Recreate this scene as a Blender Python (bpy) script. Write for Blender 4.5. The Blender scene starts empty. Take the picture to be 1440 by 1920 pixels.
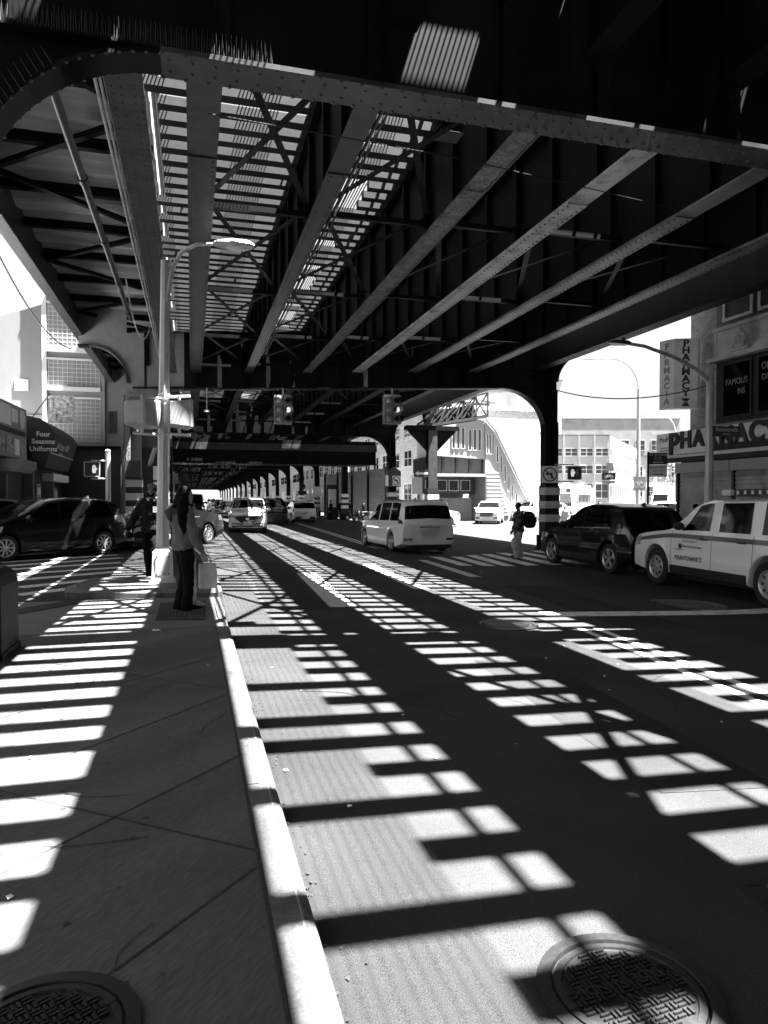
import bpy, bmesh, math, random
from mathutils import Vector, Matrix
random.seed(7)
S = bpy.context.scene
COL = S.collection
PI = math.pi
sin, cos, rad = math.sin, math.cos, math.radians
CAMZ = 1.56

def gz(x):
    """height of the road surface: level on the left, falling gently to the right"""
    return -0.3 * min(1.0, max(0.0, x / 8.5))

# ------------------------------------------------------------------ materials (the photograph is monochrome: every colour is a grey)
MATS = {}
def mat(name, v, rough=0.6, metal=0.0, var=0.0, scale=3.0, fine=0.0, fscale=60.0, bump=0.0, bscale=80.0, coat=0.0, spec=0.5, emit=0.0, stretch=None, v2=None, stain=0.0, sscale=0.7):
    if name in MATS: return MATS[name]
    m = bpy.data.materials.new(name); m.use_nodes = True
    nt = m.node_tree; b = nt.nodes['Principled BSDF']
    b.inputs['Base Color'].default_value = (v, v, v, 1)
    b.inputs['Roughness'].default_value = rough
    b.inputs['Metallic'].default_value = metal
    b.inputs['Specular IOR Level'].default_value = spec
    if coat: b.inputs['Coat Weight'].default_value = coat; b.inputs['Coat Roughness'].default_value = 0.03
    if emit:
        b.inputs['Emission Color'].default_value = (1, 1, 1, 1); b.inputs['Emission Strength'].default_value = emit
    tc = None
    def coord():
        nonlocal tc
        if tc is None:
            tc = nt.nodes.new('ShaderNodeTexCoord').outputs['Object']
            if stretch:
                mp = nt.nodes.new('ShaderNodeMapping'); mp.inputs['Scale'].default_value = stretch[:3]
                if len(stretch) > 3:                     # turned grain: unrotate first, then stretch
                    mp.vector_type = 'TEXTURE'; mp.inputs['Rotation'].default_value = (0, 0, stretch[3]); mp.inputs['Scale'].default_value = tuple(1 / q for q in stretch[:3])
                nt.links.new(tc, mp.inputs['Vector']); tc = mp.outputs['Vector']
        return tc
    def noise(sc, det=4):
        n = nt.nodes.new('ShaderNodeTexNoise'); n.inputs['Scale'].default_value = sc; n.inputs['Detail'].default_value = det
        nt.links.new(coord(), n.inputs['Vector']); return n.outputs['Fac']
    def math_(op, a, b_):
        n = nt.nodes.new('ShaderNodeMath'); n.operation = op
        for i, q in enumerate((a, b_)):
            if isinstance(q, (int, float)): n.inputs[i].default_value = q
            else: nt.links.new(q, n.inputs[i])
        return n.outputs[0]
    if var or fine or stain:
        acc = None
        for amt, sc, lo, hi in ((var, scale, .3, .7), (fine, fscale, .35, .65)):
            if not amt: continue
            mr = nt.nodes.new('ShaderNodeMapRange')
            mr.inputs['From Min'].default_value = lo; mr.inputs['From Max'].default_value = hi
            mr.inputs['To Min'].default_value = 1 - amt; mr.inputs['To Max'].default_value = 1 + amt
            nt.links.new(noise(sc), mr.inputs['Value'])
            acc = mr.outputs[0] if acc is None else math_('MULTIPLY', acc, mr.outputs[0])
        if stain:
            mr = nt.nodes.new('ShaderNodeMapRange')
            mr.inputs['From Min'].default_value = .55; mr.inputs['From Max'].default_value = .68
            mr.inputs['To Min'].default_value = 1; mr.inputs['To Max'].default_value = 1 - stain
            nt.links.new(noise(sscale, 8), mr.inputs['Value'])
            acc = mr.outputs[0] if acc is None else math_('MULTIPLY', acc, mr.outputs[0])
        val = math_('MULTIPLY', acc, v)
        nt.links.new(val, b.inputs['Base Color'])
    if bump:
        bp = nt.nodes.new('ShaderNodeBump'); bp.inputs['Strength'].default_value = bump; bp.inputs['Distance'].default_value = 0.02
        nt.links.new(noise(bscale, 3), bp.inputs['Height']); nt.links.new(bp.outputs[0], b.inputs['Normal'])
    MATS[name] = m
    return m

ASPH = mat('asphalt', .045, .85, var=.22, scale=.9, fine=.5, fscale=300, bump=.6, bscale=260, spec=.1, stain=.25, sscale=.35)
CONC = mat('sidewalk_concrete', .105, .85, var=.25, scale=1.6, fine=.11, fscale=75, bump=.25, bscale=75, spec=.08, stain=.3, sscale=1.3, stretch=(.22, 1, 1, rad(47)))
KERB = mat('kerb_concrete', .09, .8, var=.25, scale=3, fine=.2, fscale=60, bump=.25, bscale=60, stain=.55, sscale=4.5)
RAMP = mat('ramp_concrete', .13, .85, var=.12, scale=2, fine=.15, fscale=90, bump=.2, bscale=90, stain=.2, spec=.08)
PAINT = mat('road_paint', .62, .7, var=.2, scale=4, fine=.25, fscale=50, stain=.5, sscale=6)
PAINT2 = mat('worn_road_paint', .46, .75, var=.25, scale=5, fine=.3, fscale=50, stain=.5, sscale=5)
STEEL = mat('dark_steel', .0045, .5, var=.4, scale=2, stain=.35, sscale=3, spec=.12)
STEELW = mat('bounce_lit_flange', .42, .5, var=.3, scale=2, fine=.15, fscale=30, stain=.5, sscale=3)  # near-white tone paints ground-bounced light onto the fourth stringer's flange
STEELM = mat('bounce_mid_flange', .14, .45, var=.4, scale=2, stain=.4, sscale=2.5)  # mid grey stands in for bounced light under the two right stringers
STEELP = mat('bounce_lit_steel', .22, .5, var=.2, scale=1.5, stain=.3, sscale=1.5)  # paler tone paints bounced light on the skewed bent's left web and column
STEELG = mat('grey_steel', .042, .38, var=.4, scale=3, fine=.12, fscale=40, stain=.5, sscale=2.2, spec=.5, bump=.08, bscale=12)
STEELR = mat('flaking_steel', .12, .5, var=.5, scale=6, fine=.5, fscale=25, stain=.7, sscale=9, spec=.4, bump=.2, bscale=30)
WOOD = mat('tie_wood', .025, .85, var=.3, scale=8, stretch=(1, 12, 1))
PLATC = mat('platform_concrete', .26, .8, var=.35, scale=1.0, stain=.6, sscale=.6, stretch=(.4, 2.2, 1))
IRON = mat('cast_iron', .02, .45, var=.3, scale=6, fine=.25, fscale=60, metal=.3, spec=.5)
WHITEP = mat('white_paint', .72, .45, var=.08, scale=4, stain=.12, sscale=5)
BLACKP = mat('black_paint', .012, .45, spec=.5)
GALV = mat('galvanised_steel', .5, .42, var=.18, scale=5, metal=.35, stain=.2, sscale=6, stretch=(1, 1, .25))
ALU = mat('signal_grey', .32, .5, var=.1, scale=6, stain=.25, sscale=9)
BLKPL = mat('black_plastic', .01, .35)
RUB = mat('tyre_rubber', .012, .75, fine=.2, fscale=50)
CHROME = mat('chrome', .75, .12, metal=1.0)
RIMM = mat('wheel_alloy', .6, .28, metal=.75)
GLASS = mat('dark_glass', .003, .04, spec=.3)
LAMPG = mat('lens_glass', .65, .12, spec=.8, coat=.5)
TAIL = mat('tail_lens', .06, .12, coat=.8)

# ------------------------------------------------------------------ mesh builder
class MB:
    def __init__(s): s.v = []; s.f = []; s.mi = []; s.sm = []
    def face(s, pts, m=0, smooth=False):
        n = len(s.v); s.v.extend(tuple(p) for p in pts); s.f.append(tuple(range(n, n + len(pts)))); s.mi.append(m); s.sm.append(smooth)
    def raw(s, vs, fs, m=0, smooth=False):
        n = len(s.v); s.v.extend(tuple(p) for p in vs)
        for f in fs: s.f.append(tuple(n + i for i in f)); s.mi.append(m); s.sm.append(smooth)
    def hexa(s, p, m=0):
        s.raw(p, [(3, 2, 1, 0), (4, 5, 6, 7), (0, 1, 5, 4), (1, 2, 6, 5), (2, 3, 7, 6), (3, 0, 4, 7)], m)
    def box(s, x0, x1, y0, y1, z0, z1, m=0):
        s.hexa([(x0, y0, z0), (x1, y0, z0), (x1, y1, z0), (x0, y1, z0), (x0, y0, z1), (x1, y0, z1), (x1, y1, z1), (x0, y1, z1)], m)
    def bar(s, p, q, w, h, m=0, up=(0, 0, 1)):
        """box from p to q, w wide sideways, h along up (centred)"""
        p, q = Vector(p), Vector(q); d = (q - p).normalized(); u = Vector(up)
        if abs(d.dot(u)) > .99: u = Vector((0, 1, 0))
        r = d.cross(u).normalized(); u = r.cross(d)
        r *= w / 2; u *= h / 2
        s.hexa([p - r - u, p + r - u, q + r - u, q - r - u, p - r + u, p + r + u, q + r + u, q - r + u], m)
    def tube(s, pts, r, n=8, m=0, caps=True, ell=None):
        """swept tube; r number or list; ell: y-radius factor"""
        pts = [Vector(p) for p in pts]; k = len(pts)
        rs = r if isinstance(r, (list, tuple)) else [r] * k
        vs = []; prev = None
        for i in range(k):
            d = (pts[min(i + 1, k - 1)] - pts[max(i - 1, 0)])
            d = d.normalized() if d.length > 1e-9 else Vector((0, 0, 1))
            if prev is None:
                a = Vector((1, 0, 0)) if abs(d.x) < .9 else Vector((0, 1, 0))
                u = (a - d * a.dot(d)).normalized()
            else:
                u = (prev - d * prev.dot(d)).normalized()
            prev = u; w = d.cross(u)
            ri = rs[i]; ra, rb = ri if isinstance(ri, (tuple, list)) else (ri, ri)
            for j in range(n):
                t = 2 * PI * j / n; vs.append(pts[i] + u * (ra * cos(t)) + w * (rb * sin(t)))
        fs = [(i * n + j, i * n + (j + 1) % n, (i + 1) * n + (j + 1) % n, (i + 1) * n + j) for i in range(k - 1) for j in range(n)]
        s.raw(vs, fs, m, True)
        if caps:
            s.face([vs[j] for j in range(n)][::-1], m); s.face([vs[(k - 1) * n + j] for j in range(n)], m)
    def loft(s, rings, m=0, smooth=True, caps=True, closed=True):
        n = len(rings[0]); vs = [p for r in rings for p in r]; J = n if closed else n - 1
        fs = [(i * n + j, i * n + (j + 1) % n, (i + 1) * n + (j + 1) % n, (i + 1) * n + j) for i in range(len(rings) - 1) for j in range(J)]
        s.raw(vs, fs, m, smooth)
        if caps: s.face(rings[0][::-1], m); s.face(rings[-1], m)
    def lathe(s, prof, o, axis=2, n=24, m=0, smooth=True):
        """profile (r, h) revolved about an axis through o"""
        rings = []
        for r, h in prof:
            ring = []
            for j in range(n):
                t = 2 * PI * j / n; a, b = r * cos(t), r * sin(t)
                p = (a, b, h) if axis == 2 else ((h, a, b) if axis == 0 else (b, h, a))
                ring.append((o[0] + p[0], o[1] + p[1], o[2] + p[2]))
            rings.append(ring)
        s.loft(rings, m, smooth, caps=False)
    def disc(s, o, r, axis=2, n=20, m=0, sign=1):
        pts = []
        for j in range(n):
            t = 2 * PI * j / n; a, b = r * cos(t), r * sin(t)
            p = (a, b, 0) if axis == 2 else ((0, a, b) if axis == 0 else (b, 0, a))
            pts.append((o[0] + p[0], o[1] + p[1], o[2] + p[2]))
        s.face(pts if sign > 0 else pts[::-1], m)
    def prism(s, poly, axis, a, b, m=0):
        """polygon in the two other axes extruded from a to b"""
        def P(p, t):
            return (t, p[0], p[1]) if axis == 0 else ((p[0], t, p[1]) if axis == 1 else (p[0], p[1], t))
        A = [P(p, a) for p in poly]; B = [P(p, b) for p in poly]; n = len(poly)
        s.face(A[::-1], m); s.face(B, m)
        for i in range(n): s.face([A[i], A[(i + 1) % n], B[(i + 1) % n], B[i]], m)
    def ball(s, c, r, m=0, n=10, k=6):
        rr = r if isinstance(r, (tuple, list)) else (r, r, r)
        rings = []
        for i in range(1, k):
            t = PI * i / k
            rings.append([(c[0] + rr[0] * sin(t) * cos(2 * PI * j / n), c[1] + rr[1] * sin(t) * sin(2 * PI * j / n), c[2] - rr[2] * cos(t)) for j in range(n)])
        s.loft(rings, m, True, caps=False)
        b, tp = (c[0], c[1], c[2] - rr[2]), (c[0], c[1], c[2] + rr[2])
        for j in range(n):
            s.face([b, rings[0][(j + 1) % n], rings[0][j]], m, True); s.face([tp, rings[-1][j], rings[-1][(j + 1) % n]], m, True)
    def rivet(s, c, r, nrm, m=0):
        nrm = Vector(nrm); a = Vector((1, 0, 0)) if abs(nrm.x) < .9 else Vector((0, 1, 0))
        u = nrm.cross(a).normalized(); w = nrm.cross(u); c = Vector(c)
        R0 = [c + (u * cos(t) + w * sin(t)) * r for t in (0, PI / 3, 2 * PI / 3, PI, 4 * PI / 3, 5 * PI / 3)]
        R1 = [c + (u * cos(t) + w * sin(t)) * r * .6 + nrm * r * .6 for t in (0, PI / 3, 2 * PI / 3, PI, 4 * PI / 3, 5 * PI / 3)]
        vs = R0 + R1
        s.raw(vs, [(i, (i + 1) % 6, 6 + (i + 1) % 6, 6 + i) for i in range(6)] + [(6, 7, 8, 9, 10, 11)], m, True)
    def build(s, name, mats, parent=None, sharp=40, world=True):
        me = bpy.data.meshes.new(name)
        vs = s.v
        if parent is not None and world:
            iv = Matrix.Rotation(-parent.rotation_euler.z, 4, 'Z') @ Matrix.Translation(-parent.location)
            vs = [tuple(iv @ Vector(p)) for p in s.v]
        me.from_pydata(vs, [], s.f)
        for mm in (mats if isinstance(mats, (list, tuple)) else [mats]): me.materials.append(mm)
        me.polygons.foreach_set('material_index', s.mi)
        me.polygons.foreach_set('use_smooth', s.sm)
        bm = bmesh.new(); bm.from_mesh(me)
        bmesh.ops.remove_doubles(bm, verts=bm.verts, dist=1e-5)
        bmesh.ops.recalc_face_normals(bm, faces=bm.faces)
        bm.to_mesh(me); bm.free()
        if any(s.sm):
            try: me.set_sharp_from_angle(angle=rad(sharp))
            except Exception: pass
        o = bpy.data.objects.new(name, me); COL.objects.link(o)
        if parent is not None: o.parent = parent
        return o

def tag(o, label=None, cat=None, group=None, kind=None):
    if label: o['label'] = label
    if cat: o['category'] = cat
    if group: o['group'] = group
    if kind: o['kind'] = kind
    return o
def thing(name, label, cat, loc=(0, 0, 0), rz=0.0, group=None):
    o = bpy.data.objects.new(name, None); COL.objects.link(o)
    o.location = loc; o.rotation_euler = (0, 0, rz); o.empty_display_size = .2
    return tag(o, label, cat, group)
def copy_tree(o, parent=None):
    c = o.copy(); COL.objects.link(c); c.parent = parent
    for ch in list(o.children): copy_tree(ch, c)
    return c
def text_mesh(body, size, m, name, parent, loc, rot, extrude=.004, align='CENTER', sx=1.0, bold=0.0, world=False):
    """lettering as a mesh part; rot = euler in the parent's frame"""
    cu = bpy.data.curves.new('lettering', 'FONT'); cu.body = body; cu.size = size; cu.extrude = extrude; cu.offset = bold
    cu.align_x = align; cu.align_y = 'CENTER'; cu.resolution_u = 3; cu.space_line = .85
    t = bpy.data.objects.new('tmp_text', cu); COL.objects.link(t)
    dg = bpy.context.evaluated_depsgraph_get()
    me = bpy.data.meshes.new_from_object(t.evaluated_get(dg)); bpy.data.objects.remove(t)
    me.name = name
    me.transform(Matrix.Scale(sx, 4, (1, 0, 0)))
    me.materials.clear(); me.materials.append(m)
    for p in me.polygons: p.material_index = 0
    o = bpy.data.objects.new(name, me); COL.objects.link(o)
    if parent is not None:
        o.parent = parent
        if world: loc = tuple(Matrix.Rotation(-parent.rotation_euler.z, 3, 'Z') @ (Vector(loc) - parent.location)); rot = (rot[0], rot[1], rot[2] - parent.rotation_euler.z)
    o.location = loc; o.rotation_euler = rot
    return o
# ================================================================== camera, sun, sky
cam_d = bpy.data.cameras.new('camera'); cam = bpy.data.objects.new('camera', cam_d); COL.objects.link(cam)
F_PX = 1310.0
cam_d.sensor_fit = 'VERTICAL'; cam_d.sensor_height = 36.0; cam_d.lens = F_PX / 1920 * 36
cam_d.clip_start = .05; cam_d.clip_end = 3000
cam.location = (0, 0, CAMZ)
cam.rotation_euler = (PI / 2 - math.atan(25 / F_PX), 0, -math.atan(360 / F_PX))
S.camera = cam
SX, SY = .311, -.14
sun_vec = Vector((SX, SY, 1)).normalized()
sd = bpy.data.lights.new('sun', 'SUN'); sd.energy = 5.0; sd.angle = rad(.53); sd.color = (1, 1, 1)
so = bpy.data.objects.new('sun', sd); COL.objects.link(so); so.rotation_euler = sun_vec.to_track_quat('Z', 'Y').to_euler()
w = bpy.data.worlds.new('World'); S.world = w; w.use_nodes = True
nt = w.node_tree; bg = nt.nodes['Background']
sky = nt.nodes.new('ShaderNodeTexSky'); sky.sky_type = 'NISHITA'; sky.sun_disc = False
sky.sun_elevation = math.asin(sun_vec.z); sky.sun_rotation = math.atan2(SX, SY)
bw = nt.nodes.new('ShaderNodeRGBToBW'); nt.links.new(sky.outputs[0], bw.inputs[0])
# thin summer cloud, brightening the sky in soft banks
tcw = nt.nodes.new('ShaderNodeTexCoord'); mpw = nt.nodes.new('ShaderNodeMapping'); mpw.inputs['Scale'].default_value = (1, 1, 3)
nzw = nt.nodes.new('ShaderNodeTexNoise'); nzw.inputs['Scale'].default_value = 3.0; nzw.inputs['Detail'].default_value = 7
nt.links.new(tcw.outputs['Generated'], mpw.inputs[0]); nt.links.new(mpw.outputs[0], nzw.inputs['Vector'])
mrw = nt.nodes.new('ShaderNodeMapRange'); mrw.inputs['From Min'].default_value = .5; mrw.inputs['From Max'].default_value = .72
mrw.inputs['To Min'].default_value = 1.0; mrw.inputs['To Max'].default_value = 1.22
nt.links.new(nzw.outputs['Fac'], mrw.inputs['Value'])
mlw = nt.nodes.new('ShaderNodeMath'); mlw.operation = 'MULTIPLY'
mnw = nt.nodes.new('ShaderNodeMath'); mnw.operation = 'MINIMUM'; mnw.inputs[1].default_value = 1.3
nt.links.new(bw.outputs[0], mnw.inputs[0]); nt.links.new(mnw.outputs[0], mlw.inputs[0]); nt.links.new(mrw.outputs[0], mlw.inputs[1])
nt.links.new(mlw.outputs[0], bg.inputs['Color']); bg.inputs['Strength'].default_value = .05
S.view_settings.view_transform = 'Standard'; S.view_settings.look = 'None'; S.view_settings.exposure = 3.95; S.view_settings.gamma = 1
S.render.engine = 'CYCLES'
S.cycles.use_denoising = True
S.cycles.max_bounces = 8; S.cycles.diffuse_bounces = 4; S.cycles.glossy_bounces = 4; S.cycles.sample_clamp_indirect = 8

# ================================================================== ground
def struct(name, mb, m): return tag(mb.build(name, m), kind='structure')
def strip(mb, xs, y0, y1, h=0.0, m=0):
    """a ground-following sheet between the x values"""
    for a, b in zip(xs, xs[1:]):
        mb.face([(a, y0, gz(a) + h), (b, y0, gz(b) + h), (b, y1, gz(b) + h), (a, y1, gz(a) + h)], m)
def gquad(mb, pts, h=.004, m=0):
    """a painted quad on the road, cut so that it follows the fall of the road"""
    P = [Vector((p[0], p[1], 0)) for p in pts]; n = 8
    for i in range(n):
        for j in range(n):
            q = []
            for (a, b) in ((i, j), (i + 1, j), (i + 1, j + 1), (i, j + 1)):
                u, v = a / n, b / n
                p = P[0] * (1 - u) * (1 - v) + P[1] * u * (1 - v) + P[2] * u * v + P[3] * (1 - u) * v
                q.append((p.x, p.y, gz(p.x) + h))
            mb.face(q, m)
mb = MB(); strip(mb, [-900, -20, 0, .42, 2, 4, 6, 8.5, 20, 900], -60, 1500); struct('road', mb, ASPH)
# the sidewalk: level slab behind the kerb, then a ramp down to the island
KH = .10
mb = MB()
mb.box(-14, .25, -6, 8.2, -.2, KH - .003)
struct('sidewalk', mb, CONC)
mb = MB()
y = -6.0
while y < 8.2:                                                    # kerb stones with a steel-worn rounded nose
    y2 = min(8.2, y + 2.4)
    prof = [(.262, -.2), (.262, KH), (.375, KH), (.402, KH - .012), (.412, KH - .035), (.43, -.2)]
    mb.prism([(a, b) for a, b in prof], 1, y + .004, y2 - .004)
    y = y2
struct('kerb', mb, KERB)
mb = MB()                                                         # curb ramp: falls from the walk to the street
for (xa, xb) in ((-14, -2.6), (-2.6, .3)):
    mb.hexa([(xa, 8.2, -.2), (xb, 8.2, -.2), (xb, 11.3, -.2), (xa, 11.3, -.2), (xa, 8.2, KH - .004), (xb, 8.2, KH - .004), (xb, 11.3, .03), (xa, 11.3, .03)])
struct('curb_ramp', mb, RAMP)
mb = MB(); mb.prism([(.302, -.2), (.302, KH - .002), (.40, KH - .02), (.42, -.2)], 1, 8.2, 9.2)
mb.hexa([(.302, 9.2, -.2), (.42, 9.2, -.2), (.42, 11.3, -.2), (.302, 11.3, -.2), (.302, 9.2, KH - .004), (.41, 9.2, KH - .02), (.41, 11.3, .02), (.302, 11.3, .03)])
struct('kerb', mb, KERB)
def ground_lines(name, segs, wd, h, m, kind='structure'):
    mb = MB()
    for a, b in segs:
        a, b = Vector((a[0], a[1], 0)), Vector((b[0], b[1], 0)); n = (b - a).normalized().cross(Vector((0, 0, 1))) * wd / 2
        mb.face([(p.x, p.y, h) for p in (a - n, a + n, b + n, b - n)])
    return tag(mb.build(name, m), kind=kind)
JOINT = mat('joint_grit', .03, .9, fine=.4, fscale=40)  # dark grit of the joints and seams
# ================================================================== the elevated railway
ZB, ZS, ZT = 5.66, 6.26, 7.85        # bottom of the cross girders, of the stringers, underside of the ties
rail = thing('elevated_railway', 'dark riveted steel elevated railway carried over the whole street on column bents', 'elevated railway', (-2.1, 28, 0))
def rp(mb, name, m, label=None):
    o = mb.build(name, m, rail)
    if label: o['label'] = label
    return o
STR = [.16, 2.06, 4.17, 5.95, 7.95, 10.1]
BENTS = [(-60, -60), (7.0, 7.0), (28.0, 23.6), (45, 45), (60, 60), (74, 74), (85, 85), (97, 97), (110, 110), (125, 125), (141, 141), (158, 158), (176, 176), (194, 194), (212, 212), (231, 231), (250, 250), (270, 270), (291, 291), (312, 312), (334, 334)]
XL, XR = -2.1, 12.9
def by(i, x):
    a, b = BENTS[i]; return a + (b - a) * (x - XL) / (XR - XL)
def bent(i, detail):
    a, b = BENTS[i]
    P = lambda x, z, o=0.0: (x + o * 0, by(i, x) + o, z)
    # web with arched brackets inside and outside each column, drawn as one outline
    def web_poly(y_off):
        pts = []
        def arc(cx, cz, r1, r2, t0, t1, n=10):
            for k in range(n + 1):
                t = t0 + (t1 - t0) * k / n; pts.append((cx + r1 * cos(t), cz + r2 * sin(t)))
        pts.append((XL - 2.0, 8.9)); pts.append((XL - 2.0, 7.3)); pts.append((XL - 1.6, 7.3))
        arc(XL - 1.6, 5.9, 1.36, 1.4, PI / 2, 0)
        pts.append((XL - .24, 4.0)); pts.append((XL + .24, 4.0))
        arc(XL + 1.84, 4.1, 1.6, ZB - 4.1, PI, PI / 2)
        arc(XR - 1.84, 4.1, 1.6, ZB - 4.1, PI / 2, 0)
        pts.append((XR - .24, 4.0)); pts.append((XR + .24, 4.0))
        arc(XR + 2.34, 5.9, 2.1, 1.4, PI, PI / 2)
        pts.append((XR + 2.7, 7.3)); pts.append((XR + 2.7, 8.9))
        return pts
    poly = web_poly(0); n = len(poly)
    mb = MB()
    xs0 = lambda p, o: (p[0], by(i, p[0]) + o, p[1])
    top = 7.2
    # split the outline into convex-ish columns of quads
    low = [p for p in poly[1:-1]]
    for p, q in zip(low, low[1:]):
        if abs(p[0] - q[0]) < 1e-6: continue
        tp = 8.9 if (max(p[0], q[0]) <= XL + .01 or min(p[0], q[0]) >= XR - .01) else 7.8
        for o in (-.015, .015):
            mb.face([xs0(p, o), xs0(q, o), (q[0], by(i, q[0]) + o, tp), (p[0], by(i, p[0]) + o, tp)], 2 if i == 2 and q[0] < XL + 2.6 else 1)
    # curved and straight flange plates
    for p, q in zip(low, low[1:]):
        d = .21
        if abs(p[0] - q[0]) < .01 and abs(p[1] - q[1]) > .5: continue
        flat = abs(p[1] - q[1]) < .001
        fm = (0 if flat else 1) if i == 1 else ((1 if flat else 0) if i == 2 else 1)
        if not flat: d = .17
        mb.hexa([xs0(p, -d), xs0(q, -d), xs0(q, d), xs0(p, d)] + [(a_, b_, c_ + .05) for a_, b_, c_ in (xs0(p, -d), xs0(q, -d), xs0(q, d), xs0(p, d))], fm)
    # top flange
    for xa_, xb_ in ((XL + .02, XL + 1.84), (XR - 1.84, XR - .02)):          # the straight angle that runs on above each arch
        mb.bar((xa_, by(i, xa_), ZB + .07), (xb_, by(i, xb_), ZB + .07), .36, .05, 1)
    for xa_ in (XL + .42, XL + 2.55):
        if i == 2: mb.bar((xa_, by(i, xa_) - .03, ZB + .1), (xa_, by(i, xa_) - .03, 7.79), .05, .09, 1, up=(0, 1, 0))
    mb.bar((XL, by(i, XL), 7.815), (XR, by(i, XR), 7.815), .08 if i == 1 else .3, .05)
    # stiffeners on the web
    for x in ([-.81, .30, 1.80, 3.28, 4.42, 5.3, 6.15, 7.2, 8.3, 9.4, 10.4, 11.6] if i == 1 else [XL + .5 + (XR - XL - 1) * k / 16 for k in range(17)]):
        if False: pass
        z0 = ZB + .05 if XL + 1.84 < x < XR - 1.84 else ZB + .9
        for o in (-.07, .07):
            mb.bar(xs0((x, z0), o), xs0((x, 7.79), o), .16, .10, up=(0, 1, 0), m=1)
            if detail:
                z = z0 + .12
                while z < 7.7:
                    if o < 0:
                        mb.rivet(xs0((x - .05, z), -.12), .016, (0, -1, 0), 1); mb.rivet(xs0((x + .05, z + .05), -.12), .016, (0, -1, 0), 1)
                    z += .14
    if detail:
        # rivets: bottom flange underside and edge
        x = XL + 1.85
        while x < XR - 1.85:
            for o in (-.19, -.09, .09, .19):
                mb.rivet(xs0((x + (.06 if abs(o) < .1 else 0), ZB), o), .025, (0, 0, -1))
            x += .21
        for k in range(22):
            t = PI + (PI / 2 - PI) * k / 21
            for o in (-.17, .17):
                mb.rivet((XL + 1.84 + 1.6 * cos(t), by(i, XL + 1.84 + 1.6 * cos(t)) + o, 4.1 + (ZB - 4.1) * sin(t)), .02, (-cos(t), 0, -sin(t)))
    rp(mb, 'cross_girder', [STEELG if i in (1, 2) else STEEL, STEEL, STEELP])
    # columns
    for x in (XL, XR):
        y = by(i, x); z0 = gz(x)
        mb = MB(); H = .24
        for sx_ in (-1, 1):
            mb.box(x + sx_ * H - .02, x + sx_ * H + .02, y - .21, y + .21, z0, 4.4)
            for sy in (-1, 1): mb.box(x + sx_ * (H - .075) - .055, x + sx_ * (H - .075) + .055, y + sy * .2 - .012, y + sy * .2 + .012, z0, 5.6)
        mb.box(x - .2, x + .2, y - .015, y + .015, z0, 5.6)
        if detail or i == 2:
            for sx_ in (-1, 1):
                z = 3.1
                while z < 5.5:
                    mb.rivet((x + sx_ * (H - .075), y - .213, z), .016, (0, -1, 0)); z += .13
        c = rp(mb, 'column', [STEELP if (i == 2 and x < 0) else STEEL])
        mb = MB(); mb.box(x - .34, x + .34, y - .34, y + .34, z0 - .1, z0 + .5); bb = mb.build('column_base', KERB if x < 0 else STEEL, c, world=False); bb.data.transform(Matrix.Translation((2.1, -28, 0)))
        mb = MB()                                                  # black and white warning bands wrapped round the foot
        for k, z in enumerate((1.0, 1.5, 2.0)):
            mb.box(x - .3, x + .3, y - .27, y + .27, z0 + z, z0 + z + .27, 0)
        mb.box(x - .285, x + .285, y - .255, y + .255, z0 + .5, z0 + 2.35, 1)
        b = mb.build('warning_band', [WHITEP, BLACKP], c, world=False); b.data.transform(Matrix.Translation((2.1, -28, 0)))
for i in range(len(BENTS)): bent(i, i in (1,))

# stringers
bays = [(i, i + 1) for i in range(len(BENTS) - 1)]
for (i, j) in bays:
    for k, x in enumerate(STR):
        y0, y1 = by(i, x) + .2, by(j, x) - .2
        near = i == 1
        mt = STEEL if i != 1 else [STEELG, STEELG, STEELR, STEELW, STEELM, STEELM][k]
        mb = MB(); wd = [.40, .30, .30, .36, .36, .36][k]
        mb.box(x - .012, x + .012, y0, y1, ZS + .04, ZT - .03, 1)
        mb.box(x - wd / 2, x + wd / 2, y0, y1, ZS, ZS + .035)
        mb.box(x - .11, x - .012, y0, y1, ZS + .035, ZS + .06, 1); mb.box(x + .012, x + .11, y0, y1, ZS + .035, ZS + .06, 1)
        mb.box(x - .13, x + .13, y0, y1, ZT - .03, ZT, 1)
        if i == 1:
            mb.box(x - wd / 2 + .003, x + wd / 2 - .003, y0 + 2.8, y1 - 2.0, ZS - .02, ZS, 0)
            y = y0 + 2.9
            while y < y1 - 2.1:
                for s in (-1, 1): mb.rivet((x + s * (wd / 2 - .055), y, ZS - .02), .019, (0, 0, -1), 1 if k >= 3 else 0)
                y += .15
        yy = y0 + .8
        if i <= 3:
            while yy < y1:
                for s in (-1, 1): mb.box(x + s * .013, x + s * .10, yy - .05, yy + .05, ZS + .06, ZT - .03, 1)
                yy += 1.35
        rp(mb, 'stringer', [mt, STEEL])
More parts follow.
